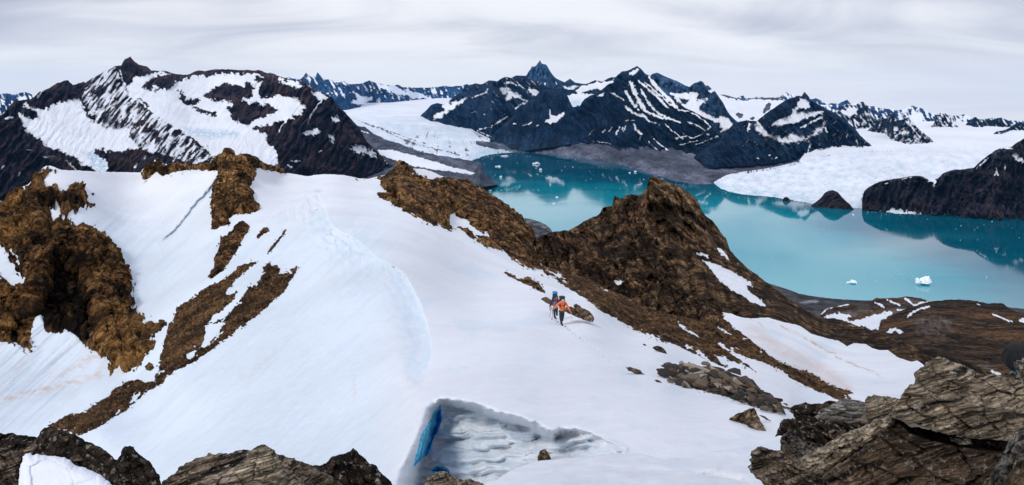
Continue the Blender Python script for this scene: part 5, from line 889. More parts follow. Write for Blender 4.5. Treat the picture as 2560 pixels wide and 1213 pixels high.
rock(BLD, 'mossy brown rock showing inside the shadow of the ice cave', '1342,1158 1345,1140 1349,1129 1356,1125 1364,1124 1369,1130 1374,1138 1382,1156 1370,1162', 10.6, mat=M_tan, seed=14, amp=1, facet=(0, 14, 10, 4))
# right hand pile, back to front
rock(BLD, 'long brown slab poking out behind the boulders under the scree tip', '2058,1010 2064,1004 2080,1002 2092,1006 2098,1014 2080,1024 2062,1022', 8.2, mat=M_dark, seed=19, amp=1)
rock(BLD, 'dark boulder with an orange lower edge at the left of the slab pile', '1975,1025 1978,1018 1990,1012 2003,1009 2025,1010 2044,1009 2062,1006 2085,1008 2070,1030 2060,1062 2003,1056 1984,1042', 7.4, mat=M_dark, k=(-.2, .3), seed=20, facet=(15, 46, 20, 6))
rock(BLD, 'low black-brown rock at the snow edge left of the speckled boulder', '1937,1092 1944,1074 1949,1062 1954,1052 1962,1047 1983,1045 2000,1050 2017,1055 2050,1070 2040,1096 1990,1100', 6.2, mat=M_dark, k=(-.3, .4), seed=21, facet=(45, 34, 20, 6))
rock(BLD, 'rounded banded boulder with brown stripes beside the biggest slab', '2160,1012 2164,998 2170,990 2184,986 2210,990 2250,997 2262,1006 2240,1030 2201,1050 2176,1064 2166,1040', 6.0, mat=M_slab, k=(.2, .4), seed=22, strata=(22, 7, 3), facet=(25, 60, 22, 4), r=24)
rock(BLD, 'grey lens-shaped slab lying on the dark rocks of the pile', '2034,1042 2046,1030 2061,1021 2085,1008 2100,1000 2112,996 2135,1000 2160,1006 2167,1024 2150,1046 2120,1054 2078,1057 2045,1050', 5.9, mat=M_grey, k=(0, .5), seed=23, strata=(-8, 6, 2), facet=(-10, 50, 18, 4), r=20)
rock(BLD, 'dark layered block under the grey lens-shaped slab', '1985,1088 2005,1070 2030,1058 2046,1052 2078,1054 2146,1052 2180,1058 2190,1072 2150,1110 2078,1122 2040,1120 2005,1108', 5.3, mat=M_dark, k=(0, .7), seed=24, strata=(40, 8, 3.5), facet=(38, 40, 12, 8), r=10)
rock(BLD, 'pale pinkish wedge of stone under the layered block', '2071,1085 2074,1076 2082,1072 2100,1077 2120,1083 2112,1091 2090,1095 2075,1095', 4.9, mat=M_tan, seed=25, amp=1)
rock(BLD, 'dark boulder covered in pale lichen specks at the snow edge', '1951,1130 1951,1108 1952,1094 1960,1084 1969,1079 1986,1083 1998,1094 2010,1103 2031,1105 2056,1112 2052,1130 2010,1158 1975,1145', 4.7, mat=M_lich, k=(0, .5), seed=26, facet=(35, 34, 18, 6), r=16)
rock(BLD, 'white quartz patch rock at the foot of the speckled boulder', '1954,1118 1962,1116 1970,1126 1982,1134 1994,1146 1978,1150 1960,1140', 4.62, mat=M_tan, seed=27, amp=1, facet=(0, 10, 6, 1))
rock(BLD, 'split slab with finger-like layers jutting left at the lower right', '1868,1166 1878,1160 1873,1148 1884,1144 1875,1138 1878,1128 1894,1117 1920,1121 1942,1126 1983,1140 2024,1158 2040,1176 2066,1205 2090,1262 1932,1262 1912,1216 1890,1196', 4.2, mat=M_slabd, k=(-.2, .7), r=12, seed=28, strata=(32, 13, 6), facet=(32, 90, 24, 5), ridges=(('1880,1130 1940,1150 2010,1190', 8, 9),), bulge=.15)
rock(BLD, 'ramp of ribbed tan rock climbing up to the biggest slab', '1998,1150 2020,1134 2051,1117 2075,1104 2099,1093 2146,1072 2175,1060 2197,1048 2231,1028 2244,1040 2236,1062 2180,1112 2133,1140 2100,1165 2066,1200 2030,1190 2012,1172', 3.9, mat=M_slab, k=(-.15, .9), r=16, seed=29, strata=(-35, 9, 2.2), facet=(52, 24, 16, 6), cuts=(('2070,1108 2130,1150', 4, 4),))
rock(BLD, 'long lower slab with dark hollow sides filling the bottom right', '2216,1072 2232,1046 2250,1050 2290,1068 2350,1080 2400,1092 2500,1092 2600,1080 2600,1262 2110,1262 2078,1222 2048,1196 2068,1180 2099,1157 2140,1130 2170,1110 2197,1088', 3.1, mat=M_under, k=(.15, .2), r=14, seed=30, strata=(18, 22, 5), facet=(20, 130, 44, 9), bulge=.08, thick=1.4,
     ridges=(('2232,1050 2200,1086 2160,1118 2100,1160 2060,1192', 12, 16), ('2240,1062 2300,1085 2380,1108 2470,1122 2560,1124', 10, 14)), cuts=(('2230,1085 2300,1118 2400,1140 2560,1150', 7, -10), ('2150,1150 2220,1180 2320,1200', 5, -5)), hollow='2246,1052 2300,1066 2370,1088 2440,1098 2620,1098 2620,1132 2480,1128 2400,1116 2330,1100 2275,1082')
rock(BLD, 'small block jammed in the dark gap under the top slab', '2372,1092 2384,1086 2400,1088 2428,1100 2430,1112 2400,1112 2380,1104', 2.95, mat=M_lich, seed=31, amp=1)
rock(BLD, 'speckled upright rock under the black helmet at the right edge', '2537,985 2535,950 2538,925 2535,906 2542,900 2552,902 2556,894 2575,888 2640,880 2680,990', 6.9, mat=M_lich, k=(0, .3), seed=32, facet=(80, 24, 14, 5))
rock(BLD, 'biggest slab with a pale peaked top on the right', '2226,1046 2230,1028 2240,1012 2250,998 2258,982 2268,970 2286,958 2288,945 2284,936 2296,924 2310,916 2326,902 2344,892 2356,894 2371,899 2390,908 2412,914 2440,930 2465,938 2490,936 2520,946 2560,960 2720,990 2720,1090 2560,1080 2530,1100 2480,1098 2439,1096 2400,1094 2371,1088 2330,1076 2300,1064 2262,1052', 3.0, mat=M_slab, k=(.1, .45), r=12, seed=33, strata=(14, 16, 3.2), facet=(14, 80, 34, 8), bulge=.1, thick=1.5,
     ridges=(('2286,958 2340,900 2400,940', 26, 14), ('2262,975 2330,990 2420,1010 2560,1030', 14, 12)), cuts=(('2262,985 2320,1000 2440,1022 2600,1040', 10, -16), ('2344,892 2380,930 2420,990', 8, -4)))
rock(BLD, 'dark knobbly boulder at the right edge under the top slab', '2720,1040 2600,1062 2562,1070 2534,1083 2524,1098 2517,1113 2508,1128 2504,1140 2487,1168 2470,1213 2462,1262 2720,1262', 2.5, mat=M_lich, k=(-.3, .4), r=26, seed=34, facet=(120, 50, 30, 9))
rock(BLD, 'tan boulder cropped by the bottom right corner', '2490,1262 2500,1225 2520,1190 2540,1160 2562,1142 2620,1130 2720,1262', 2.2, mat=M_tan, k=(-.2, .6), r=26, seed=35, facet=(60, 50, 30, 6))
outcrop('dark rocky ground under the slab pile at the lower right', ['1962,1085 1985,1050 2010,1022 2060,1012 2110,1006 2170,1002 2240,1006 2262,985 2292,960 2300,935 2345,915 2420,930 2480,950 2560,975 2900,1040 2900,1280 1930,1280 1900,1220 1880,1180 1950,1130'], h=5., blk=((20, 40, 20, 4), (40, 12, 8, 2)), mat=M_slabd, seed=571, warp=3)
# stones on the slope
def gY(x, y):
    c = int(round((x - G.x[0]) / (G.x[1] - G.x[0]))); r = int(np.argmin(np.abs(G.py[:, c] - y))); return float(G.Y[r, c])
def gP(x, y): 
    Yv = gY(x, y); return Vector(((x - 1280) / F * Yv, Yv, (HY - y) / F * Yv))
rock(BLD, 'pale pyramid-shaped boulder on the snow left of the slab pile', '1823,1050 1828,1043 1843,1034 1862,1027 1874,1021 1884,1019 1891,1030 1898,1044 1905,1058 1918,1081 1890,1076 1857,1067 1832,1060', gY(1880, 1060) * .985, mat=M_tan, k=(-.3, .6), r=30, seed=40, facet=(60, 40, 30, 8), strata=(70, 12, 1.5), amp=1.5)
rock(BLD, 'large split tan boulder on the snow just right of the hikers', '1433,766 1436,761 1441,759 1450,764 1457,771 1465,774 1476,781 1483,790 1486,798 1482,806 1469,803 1456,799 1451,790 1441,778', 41.2, mat=M_tan, k=(0, .5), r=9, seed=41, facet=(40, 18, 10, 3), strata=(40, 8, 1.5), amp=.8)
rock(BLD, 'lower tan boulder between the orange hiker and the large split boulder', '1408,777 1412,770 1417,767 1427,766 1433,769 1441,773 1448,780 1452,788 1453,798 1440,792 1425,785', 41.6, mat=M_tan, k=(0, .5), r=8, seed=42, facet=(20, 14, 8, 2.5), strata=(20, 5, 1.5), amp=.8)
rock(BLD, 'brown rock on the snow just left of the hikers', '1351,749 1355,745 1364,742 1370,744 1378,750 1384,757 1386,766 1375,762 1363,756', 46, mat=M_tan, k=(0, .5), r=7, seed=43, facet=(20, 14, 8, 2), strata=(20, 5, 1), amp=.8)
rock(BLD, 'lone dark rock on the snow above the rubble heap', '1631,870 1636,866 1644,864 1654,867 1662,875 1669,885 1655,882 1640,877', gY(1650, 880) * .99, mat=M_dark, k=(0, .6), r=8, seed=44, facet=(20, 14, 8, 2), amp=.8)
rock(BLD, 'narrow dark slab lying on the snow left of the rubble heap', '1563,918 1575,917 1590,921 1600,925 1608,934 1621,944 1606,942 1590,936 1575,928', gY(1595, 934) * .99, mat=M_slabd, k=(0, .8), r=6, seed=45, facet=(30, 20, 8, 2), amp=.8)
rock(BLD, 'thin dark sliver of rock on the snow below the narrow dark slab', '1634,949 1644,950 1656,956 1650,957 1640,954', gY(1645, 955) * .995, mat=M_slabd, seed=46, amp=.5)
rock(BLD, 'tiny dark pebble upslope of the lone dark rock', '1606,860 1612,860 1618,864 1610,864', gY(1612, 864) * .995, mat=M_dark, seed=47, amp=.4)
rock(BLD, 'thin brown stick-like stone behind the pale pyramid boulder', '1896,1037 1910,1040 1925,1050 1930,1053 1915,1050', gY(1912, 1052) * .99, mat=M_slabd, seed=48, amp=.5)

# rubble heap: every slab its own object
def chunk(rs, flat):
    bm = bmesh.new(); 
    for i in range(11):
        v = Vector((rs.uniform(-1, 1), rs.uniform(-1, 1), rs.uniform(-1, 1)))
        m = max(abs(v.x), abs(v.y), abs(v.z)); v = v / m; v.x *= rs.uniform(.75, 1); v.y *= rs.uniform(.4, .65); v.z *= flat * rs.uniform(.8, 1); bm.verts.new(v)
    r = bmesh.ops.convex_hull(bm, input=bm.verts); bmesh.ops.delete(bm, geom=list({e for e in r['geom_interior'] + r['geom_unused'] if isinstance(e, bmesh.types.BMVert)}), context='VERTS')
    bmesh.ops.bevel(bm, geom=list(bm.edges), offset=.025, segments=1, affect='EDGES')
    me = bpy.data.meshes.new('slab'); bm.to_mesh(me); bm.free(); return me
rs = random.Random(5)
M_sg = [plain_mat('slab_grey', (0.12, 0.088, 0.06), .9, .75, 9, bump=1, bdist=.03), plain_mat('slab_brown', (0.075, 0.043, 0.024), .9, .8, 8, bump=1, bdist=.03), plain_mat('slab_dark', (0.022, 0.018, 0.016), .9, .8, 8, bump=1, bdist=.03), plain_mat('slab_pale', (0.30, 0.25, 0.19), .9, .5, 12, bump=1, bdist=.03)]
protos = []
for i in range(14):
    me = chunk(rs, rs.uniform(.16, .36)); me.materials.append(M_sg[[0, 1, 2, 1, 0, 3, 2][i % 7]]); protos.append(me)
HEAP = pts('1640,938 1662,925 1690,924 1727,920 1760,922 1785,925 1805,936 1845,950 1880,968 1905,986 1935,1002 1945,1018 1962,1032 1945,1040 1905,1031 1870,1017 1800,992 1760,980 1700,970 1660,952')
def slab(x, y, sz, lift, label, group, mi=None, rz=None, tilt=.5):
    o = bpy.data.objects.new('broken_stone', protos[mi if mi is not None else rs.randrange(14)]); COL.objects.link(o)
    P = gP(x, y); o.location = P + Vector((0, 0, sz * .12 + lift)); o.scale = (sz * rs.uniform(.85, 1.15), sz, sz * rs.uniform(.8, 1.1))
    o.rotation_euler = (rs.uniform(-tilt, tilt), rs.uniform(-tilt, tilt) + .25, rz if rz is not None else rs.uniform(-.9, .9))
    return tag(o, label, 'stone', group)
outcrop('dark rock layer added under the rubble heap to darken the gaps between its stones', ['1655,940 1690,928 1740,924 1785,928 1845,954 1900,988 1935,1008 1950,1024 1940,1034 1870,1012 1800,988 1700,964'], h=7., blk=((30, 18, 9, 3),), mat=M_dark, seed=581, warp=3)  # added dark layer standing in for shade between the stones
n = 0
cells_ = []
for gy in np.arange(918, 1042, 6.0):
    for gx in np.arange(1640, 1965, 10.5):
        x = gx + rs.uniform(-6, 6) + (gy % 13) ; y = gy + rs.uniform(-3, 3); cells_.append((x, y))
cx_, cy_ = np.array(cells_).T; sdh = sdist(cx_, cy_, HEAP)
order = np.argsort(cy_)
for i in order:
    if sdh[i] < 1: continue
    x, y = cx_[i], cy_[i]; q = min(1, sdh[i] / 16); Yv = gY(x, y)
    sz = rs.choice([.09, .11, .13, .16, .20, .26]) * (.75 + .35 * q) * Yv / 15.5
    slab(x, y, sz, .03 + .12 * q, 'broken brown and grey slab in the rubble heap on the snow slope', 'slabs of the rubble heap')
    n += 1
for x, y in ((1648, 926), (1660, 930), (1925, 1022), (1948, 1024), (1962, 1012), (1968, 1022), (1955, 1018), (1940, 1010), (1975, 1030)):
    slab(x, y, .09, 0, 'loose small stone lying at the ends of the rubble heap', 'loose stones beside the rubble heap', tilt=.15)
slab(1752, 952, .42, .28, 'long pale grey slab leaning in the middle of the rubble heap', None, 5, .55, .1)
slab(1725, 966, .38, .16, 'broad grey slab at the lower edge of the rubble heap', None, 0, .2, .15)
slab(1766, 930, .26, .28, 'blocky grey slab on the top edge of the rubble heap', None, 4, .1, .1)
slab(1824, 992, .26, .14, 'pale squarish slab at the bottom of the rubble heap', None, 12, 1.2, .2)
slab(1835, 958, .28, .22, 'upright dark slab at the upper right of the rubble heap', None, 2, .9, .3)

# ------------------------------------------------------------------ icebergs and floes
def berg_mat():
    m = bpy.data.materials.new('iceberg_ice'); m.use_nodes = True; g = N(m.node_tree)
    oc = g.n('ShaderNodeTexCoord').outputs['Object']; sp = g.n('ShaderNodeSeparateXYZ'); g.link(oc, sp.inputs[0])
    n1 = g.noise(oc, .12, 5, .6); f = g.sstep(g.math('ADD', g.math('MULTIPLY', n1, 1.0), g.math('MULTIPLY', sp.outputs[2], .05)), .35, .75)
    col = g.mix(f, (0.38, 0.68, 0.78), (0.84, 0.90, 0.93)); bp = g.n('ShaderNodeBump', i_Strength=.8, i_Distance=2.); g.link(n1, bp.inputs['Height'])
    p = g.n('ShaderNodeBsdfPrincipled', i_Roughness=.55); g.link(col, p.inputs['Base Color']); g.link(bp.outputs[0], p.inputs['Normal'])
    o = g.n('ShaderNodeOutputMaterial'); g.link(p.outputs[0], o.inputs[0]); return m
M_berg = berg_mat()
def berg_mesh(rs, lumps, w_, h_):
    """faceted ice block: several lumps merged at the waterline, one mesh"""
    bm = bmesh.new()
    for i in range(lumps):
        ox = rs.uniform(-.55, .55) * w_ if i else 0; s = rs.uniform(.35, .7) if i else 1; hs = h_ * (rs.uniform(.35, .8) if i else 1); vs = []
        for k in range(26):
            a = rs.uniform(0, 2 * math.pi); t = rs.random() ** .7; rr = (1 - .62 * t) * rs.uniform(.75, 1)
            vs.append(bm.verts.new((ox + math.cos(a) * w_ * .5 * s * rr + .18 * w_ * t * (.5 - i % 2), math.sin(a) * w_ * .32 * s * rr, -1.0 + (hs + 1.0) * t)))
        r = bmesh.ops.convex_hull(bm, input=vs); bmesh.ops.delete(bm, geom=list({e for e in r['geom_interior'] + r['geom_unused'] if isinstance(e, bmesh.types.BMVert)}), context='VERTS')
    bmesh.ops.subdivide_edges(bm, edges=list(bm.edges), cuts=2, use_grid_fill=True)
    for v in bm.verts: v.co += Vector((rs.gauss(0, 1), rs.gauss(0, 1), rs.gauss(0, .8))) * w_ * .016
    me = bpy.data.meshes.new('iceberg'); bm.to_mesh(me); bm.free(); me.materials.append(M_berg); return me
rs = random.Random(11)
def berg(px_, py_, wpx, hpx, label, lumps=2, cat='iceberg', group=None, me=None, name='iceberg'):
    Yv = yw(py_); m = Yv / F
    if me is None: me = berg_mesh(rs, lumps, wpx * m, hpx * m)
    o = bpy.data.objects.new(name, me); COL.objects.link(o); o.location = ((px_ - 1280) * m, Yv, -W + .05)
    return tag(o, label, cat, group)
berg(2311, 711, 47, 20, 'large white iceberg floating alone in the turquoise water at right', 3)
berg(2131, 709, 25, 10, 'mid-sized white iceberg left of the large one in the near water', 3)
berg(1341, 411, 16, 6, 'long flat iceberg in the middle of the dark upper fjord', 3)
berg(1351, 426, 11, 5, 'humped iceberg just below the long flat one in the upper fjord', 2)
berg(1247, 417, 14, 3, 'low iceberg near the tip of the centre glacier', 3)
berg(1252, 444, 8, 5, 'small peaked iceberg off the grey moraine spit', 2)
berg(1262, 391, 17, 2.5, 'flat raft of ice lying against the centre glacier front', 3)
berg(1588, 431, 9, 4, 'iceberg close to the far gravel shore', 2)
berg(1574, 433, 8, 2.5, 'flat iceberg left of the one by the far gravel shore', 2)
berg(1224, 479, 13, 5, 'ragged iceberg beside the brown ridge at the near left shore', 3)
berg(1384, 512, 10, 4, 'white iceberg in the pale calm water left of the brown peak', 2)
berg(1391, 494, 8, 3, 'iceberg just above the one in the pale calm water', 2)
berg(2133, 538, 6, 3, 'white iceberg in front of the brown rounded knoll', 2)
floes = [berg_mesh(rs, 1, 1, .45) for i in range(4)]
def floe(x, y, wpx, label, group):
    Yv = yw(y); m = Yv / F; o = bpy.data.objects.new('ice_floe', floes[rs.randrange(4)]); COL.objects.link(o)
    s = wpx * m; o.scale = (s, s * 1.3, min(s * .8, 14)); o.location = ((x - 1280) * m, Yv, -W + .3); o.rotation_euler = (0, 0, rs.uniform(0, 3)); tag(o, label, 'ice floe', group)
for x, y, s in ((1340, 421, 5), (1432, 418, 5), (1404, 427, 4), (1412, 417, 3), (1371, 441, 5), (1377, 463, 5), (1346, 476, 4), (1253, 476, 5), (1567, 464, 5), (1609, 449, 5), (1477, 448, 3), (1465, 451, 3), (1551, 472, 3), (1577, 419, 3), (1438, 399, 2.5), (1293, 408, 3), (1325, 391, 3), (1318, 391, 2.5), (1354, 440, 2.5), (1376, 450, 2.5), (1310, 476, 2.5), (1334, 475, 3), (1238, 438, 3), (1490, 470, 2.5), (1520, 480, 2.5), (1530, 424, 2.5), (1450, 420, 2), (1395, 404, 2), (1420, 396, 2), (1540, 447, 2.5), (1600, 456, 2.5), (1420, 480, 2.5)):
    floe(x, y, s, 'tiny white ice floe on the upper fjord between the glacier and the brown peak', 'small floes on the upper fjord')
for x, y, s in ((2403, 565, 4), (2480, 554, 4.5), (2444, 570, 2.5), (2444, 600, 3), (2401, 601, 3), (2508, 638, 3), (2490, 630, 3), (2548, 595, 3), (2391, 573, 2.5), (2437, 575, 2.5), (2318, 549, 2.5), (2460, 562, 2), (2530, 570, 2), (2200, 545, 2), (2110, 540, 2), (2466, 694, 5), (2146, 719, 3), (2112, 731, 3.5), (2120, 731, 3), (1926, 691, 4), (1930, 647, 3), (2260, 696, 4), (2227, 692, 4), (2190, 703, 3), (2142, 712, 3), (2060, 573, 2.5), (1878, 634, 3), (2536, 671, 2), (2340, 705, 3)):
    floe(x, y, s, 'tiny white ice floe on the fjord between the right cliff and the near hills', 'small floes on the right fjord')
# brash ice: a loose ring of bits nobody could count
bm = bmesh.new()
arc = pts('2062,702 2090,708 2110,710 2150,700 2175,690 2210,684 2245,684 2275,692 2300,702')
for i in range(230):
    k = rs.uniform(0, len(arc) - 1.001); a = arc[int(k)] * (1 - k % 1) + arc[int(k) + 1] * (k % 1); x = a[0] + rs.gauss(0, 4); y = a[1] + rs.gauss(0, 3.2); Yv = yw(y); m = Yv / F; s = rs.choice([.25, .3, .4, .6, .9]) * m
    c = Vector(((x - 1280) * m, Yv, -W)); vs = [bm.verts.new(c + Vector((math.cos(t) * s * rs.uniform(.7, 1.3), math.sin(t) * s * 1.5 * rs.uniform(.7, 1.3), .25))) for t in (0, 1.2, 2.5, 3.8, 5)]
    bm.faces.new(vs); top = bm.verts.new(c + Vector((0, 0, .9)))
    for j in range(5): bm.faces.new((vs[j], vs[(j + 1) % 5], top))
for line_, cnt, sp_ in (('1180,404 1214,393 1231,387 1262,386 1307,382', 60, 3), ('1790,464 1823,486 1895,496 1975,506 2029,515', 90, 4), ('2138,525 2177,526 2260,538', 30, 5)):
    L_ = pts(line_)
    for i in range(cnt):
        k = rs.uniform(0, len(L_) - 1.001); a = L_[int(k)] * (1 - k % 1) + L_[int(k) + 1] * (k % 1); x = a[0] + rs.gauss(0, 5); y = a[1] + abs(rs.gauss(0, sp_)); Yv = yw(y); m = Yv / F; s = rs.choice([.3, .4, .5, .9]) * m
        c = Vector(((x - 1280) * m, Yv, -W)); vs = [bm.verts.new(c + Vector((math.cos(t) * s * rs.uniform(.7, 1.3), math.sin(t) * s * 1.5 * rs.uniform(.7, 1.3), .3))) for t in (0, 1.2, 2.5, 3.8, 5)]
        bm.faces.new(vs); top = bm.verts.new(c + Vector((0, 0, 2.)))
        for j in range(5): bm.faces.new((vs[j], vs[(j + 1) % 5], top))
me = bpy.data.meshes.new('brash_ice'); bm.to_mesh(me); bm.free(); me.materials.append(M_berg)
o = bpy.data.objects.new('brash_ice', me); COL.objects.link(o); tag(o, 'scattered brash ice between the near icebergs and below the glacier fronts', 'ice', kind='stuff')

# ------------------------------------------------------------------ the two hikers and their gear
SKIN = plain_mat('skin', (0.42, 0.24, 0.17), .55, .08, 40, bump=.05)
ORANGE = plain_mat('orange_shell', (0.80, 0.13, 0.012), .6, .12, 14, bump=.5, bdist=.02)
ORANGE2 = plain_mat('zip_yellow', (0.85, 0.42, 0.03), .6, .1, 20)
NAVY = plain_mat('dark_trousers', (0.012, 0.016, 0.024), .8, .3, 16, bump=.5, bdist=.02)
TEALB = plain_mat('dark_teal_trousers', (0.014, 0.030, 0.032), .8, .3, 16, bump=.5, bdist=.02)
BLACK = plain_mat('black_gear', (0.010, 0.010, 0.012), .6, .3, 20)
PURP = plain_mat('purple_shell', (0.028, 0.014, 0.045), .7, .3, 14, bump=.5, bdist=.02)
LILAC = plain_mat('lilac_vest', (0.13, 0.10, 0.20), .7, .3, 14, bump=.4, bdist=.02)
MAG = plain_mat('magenta_scarf', (0.26, 0.012, 0.16), .7, .2, 20)
BEIGE = plain_mat('beige_cap', (0.42, 0.33, 0.26), .85, .15, 30)
HAIR = plain_mat('brown_hair', (0.035, 0.020, 0.012), .7, .3, 60, bump=.6, bdist=.01)
PACKB = plain_mat('blue_pack_cloth', (0.0, 0.20, 0.42), .6, .15, 20)
PACKD = plain_mat('black_green_pack_cloth', (0.008, 0.018, 0.016), .7, .3, 20)
LIME = plain_mat('lime_trim', (0.35, 0.55, 0.03), .6, .1, 20)
POLEY = plain_mat('pole_yellow', (0.55, 0.42, 0.10), .35, .1, 20); POLEK = plain_mat('pole_dark', (0.02, 0.03, 0.05), .35, .2, 20)
WHITE = plain_mat('cap_white', (0.7, 0.68, 0.64), .8, .05, 20); EYE = plain_mat('eye_dark', (0.01, 0.01, 0.01), .3, .1, 20)

def skin(name, J, E, mat, parent=None, sub=2, root=None):
    """J: joint -> (x, y, z, radius); E: joint pairs; grows one continuous tapering surface"""
    names = list(J); ix = {n_: i for i, n_ in enumerate(names)}
    me = bpy.data.meshes.new(name); me.from_pydata([J[n_][:3] for n_ in names], [(ix[a], ix[b]) for a, b in E], []); me.update()
    o = bpy.data.objects.new(name, me); COL.objects.link(o); o.modifiers.new('s', 'SKIN')
    for i, n_ in enumerate(names):
        rr = J[n_][3]; rr = rr if isinstance(rr, tuple) else (rr, rr); me.skin_vertices[0].data[i].radius = rr; me.skin_vertices[0].data[i].use_root = (n_ == (root or names[0]))
    m = o.modifiers.new('d', 'SUBSURF'); m.levels = sub; m.render_levels = sub; o.modifiers['s'].use_smooth_shade = True
    me.materials.append(mat)
    if parent: o.parent = parent
    return o
def blob(name, verts, mat, parent=None, loc=(0, 0, 0), seg=16, scale=(1, 1, 1), rot_=(0, 0, 0), lo=-1.0, jit=0.0, seed=0):
    """ellipsoid shell cut off below lo and bent by a function of the unit sphere point"""
    bm = bmesh.new(); bmesh.ops.create_uvsphere(bm, u_segments=seg, v_segments=seg, radius=1.0); rs_ = random.Random(seed)
    if lo > -1: bmesh.ops.bisect_plane(bm, geom=bm.verts[:] + bm.edges[:] + bm.faces[:], plane_co=(0, 0, lo), plane_no=(0, 0, -1), clear_outer=True)
    for v in bm.verts:
        c = v.co.copy()
        if verts: c = Vector(verts(c))
        v.co = Vector((c.x * scale[0], c.y * scale[1], c.z * scale[2])) * (1 + rs_.uniform(-jit, jit))
    bmesh.ops.rotate(bm, verts=bm.verts, matrix=Matrix.Rotation(rot_[0], 3, 'X') @ Matrix.Rotation(rot_[1], 3, 'Y') @ Matrix.Rotation(rot_[2], 3, 'Z')); bmesh.ops.translate(bm, verts=bm.verts, vec=loc)
    me = bpy.data.meshes.new(name); bm.to_mesh(me); bm.free(); me.materials.append(mat)
    for p in me.polygons: p.use_smooth = True
    o = bpy.data.objects.new(name, me); COL.objects.link(o)
    if parent: o.parent = parent
    return o
def rod(name, a, b, r, mat, parent=None, r2=None, seg=8):
    a, b = Vector(a), Vector(b); bm = bmesh.new(); L = (b - a).length; bmesh.ops.create_cone(bm, cap_ends=True, segments=seg, radius1=r, radius2=r2 or r, depth=L)
    bmesh.ops.transform(bm, verts=bm.verts, matrix=Matrix.Translation((a + b) / 2) @ (b - a).to_track_quat('Z', 'Y').to_matrix().to_4x4())
    me = bpy.data.meshes.new(name); bm.to_mesh(me); bm.free(); me.materials.append(mat); o = bpy.data.objects.new(name, me); COL.objects.link(o)
    if parent: o.parent = parent
    return o
def empty(name, loc, label, cat, group=None):
    o = bpy.data.objects.new(name, None); COL.objects.link(o); o.location = loc; return tag(o, label, cat, group)

def fingers(J, E, side, wrist, hand):
    """palm and five fingers closed round a grip"""
    w_, h_ = Vector(wrist), Vector(hand); d = (h_ - w_).normalized(); s = d.cross(Vector((0, 0, 1))).normalized()
    for i, (sp, ln) in enumerate(((-.030, .060), (-.012, .070), (.008, .066), (.027, .052))):
        b = h_ + s * sp + d * .012; m = b + d * ln * .5 + Vector((0, -.012, -.012)); t = m + Vector((0, .006, -.034)) + d * ln * .08
        J[f'{side}f{i}a'] = (*b, .011); J[f'{side}f{i}b'] = (*m, .0095); J[f'{side}f{i}c'] = (*t, .008); E += [(side + 'hand', f'{side}f{i}a'), (f'{side}f{i}a', f'{side}f{i}b'), (f'{side}f{i}b', f'{side}f{i}c')]
    b = w_ + (h_ - w_) * .45 + s * .035 * (1 if side == 'l' else -1); t = b + d * .035 + Vector((0, -.03, -.01)); J[side + 't0'] = (*b, .012); J[side + 't1'] = (*t, .009); E += [(side + 'wrist', side + 't0'), (side + 't0', side + 't1')]
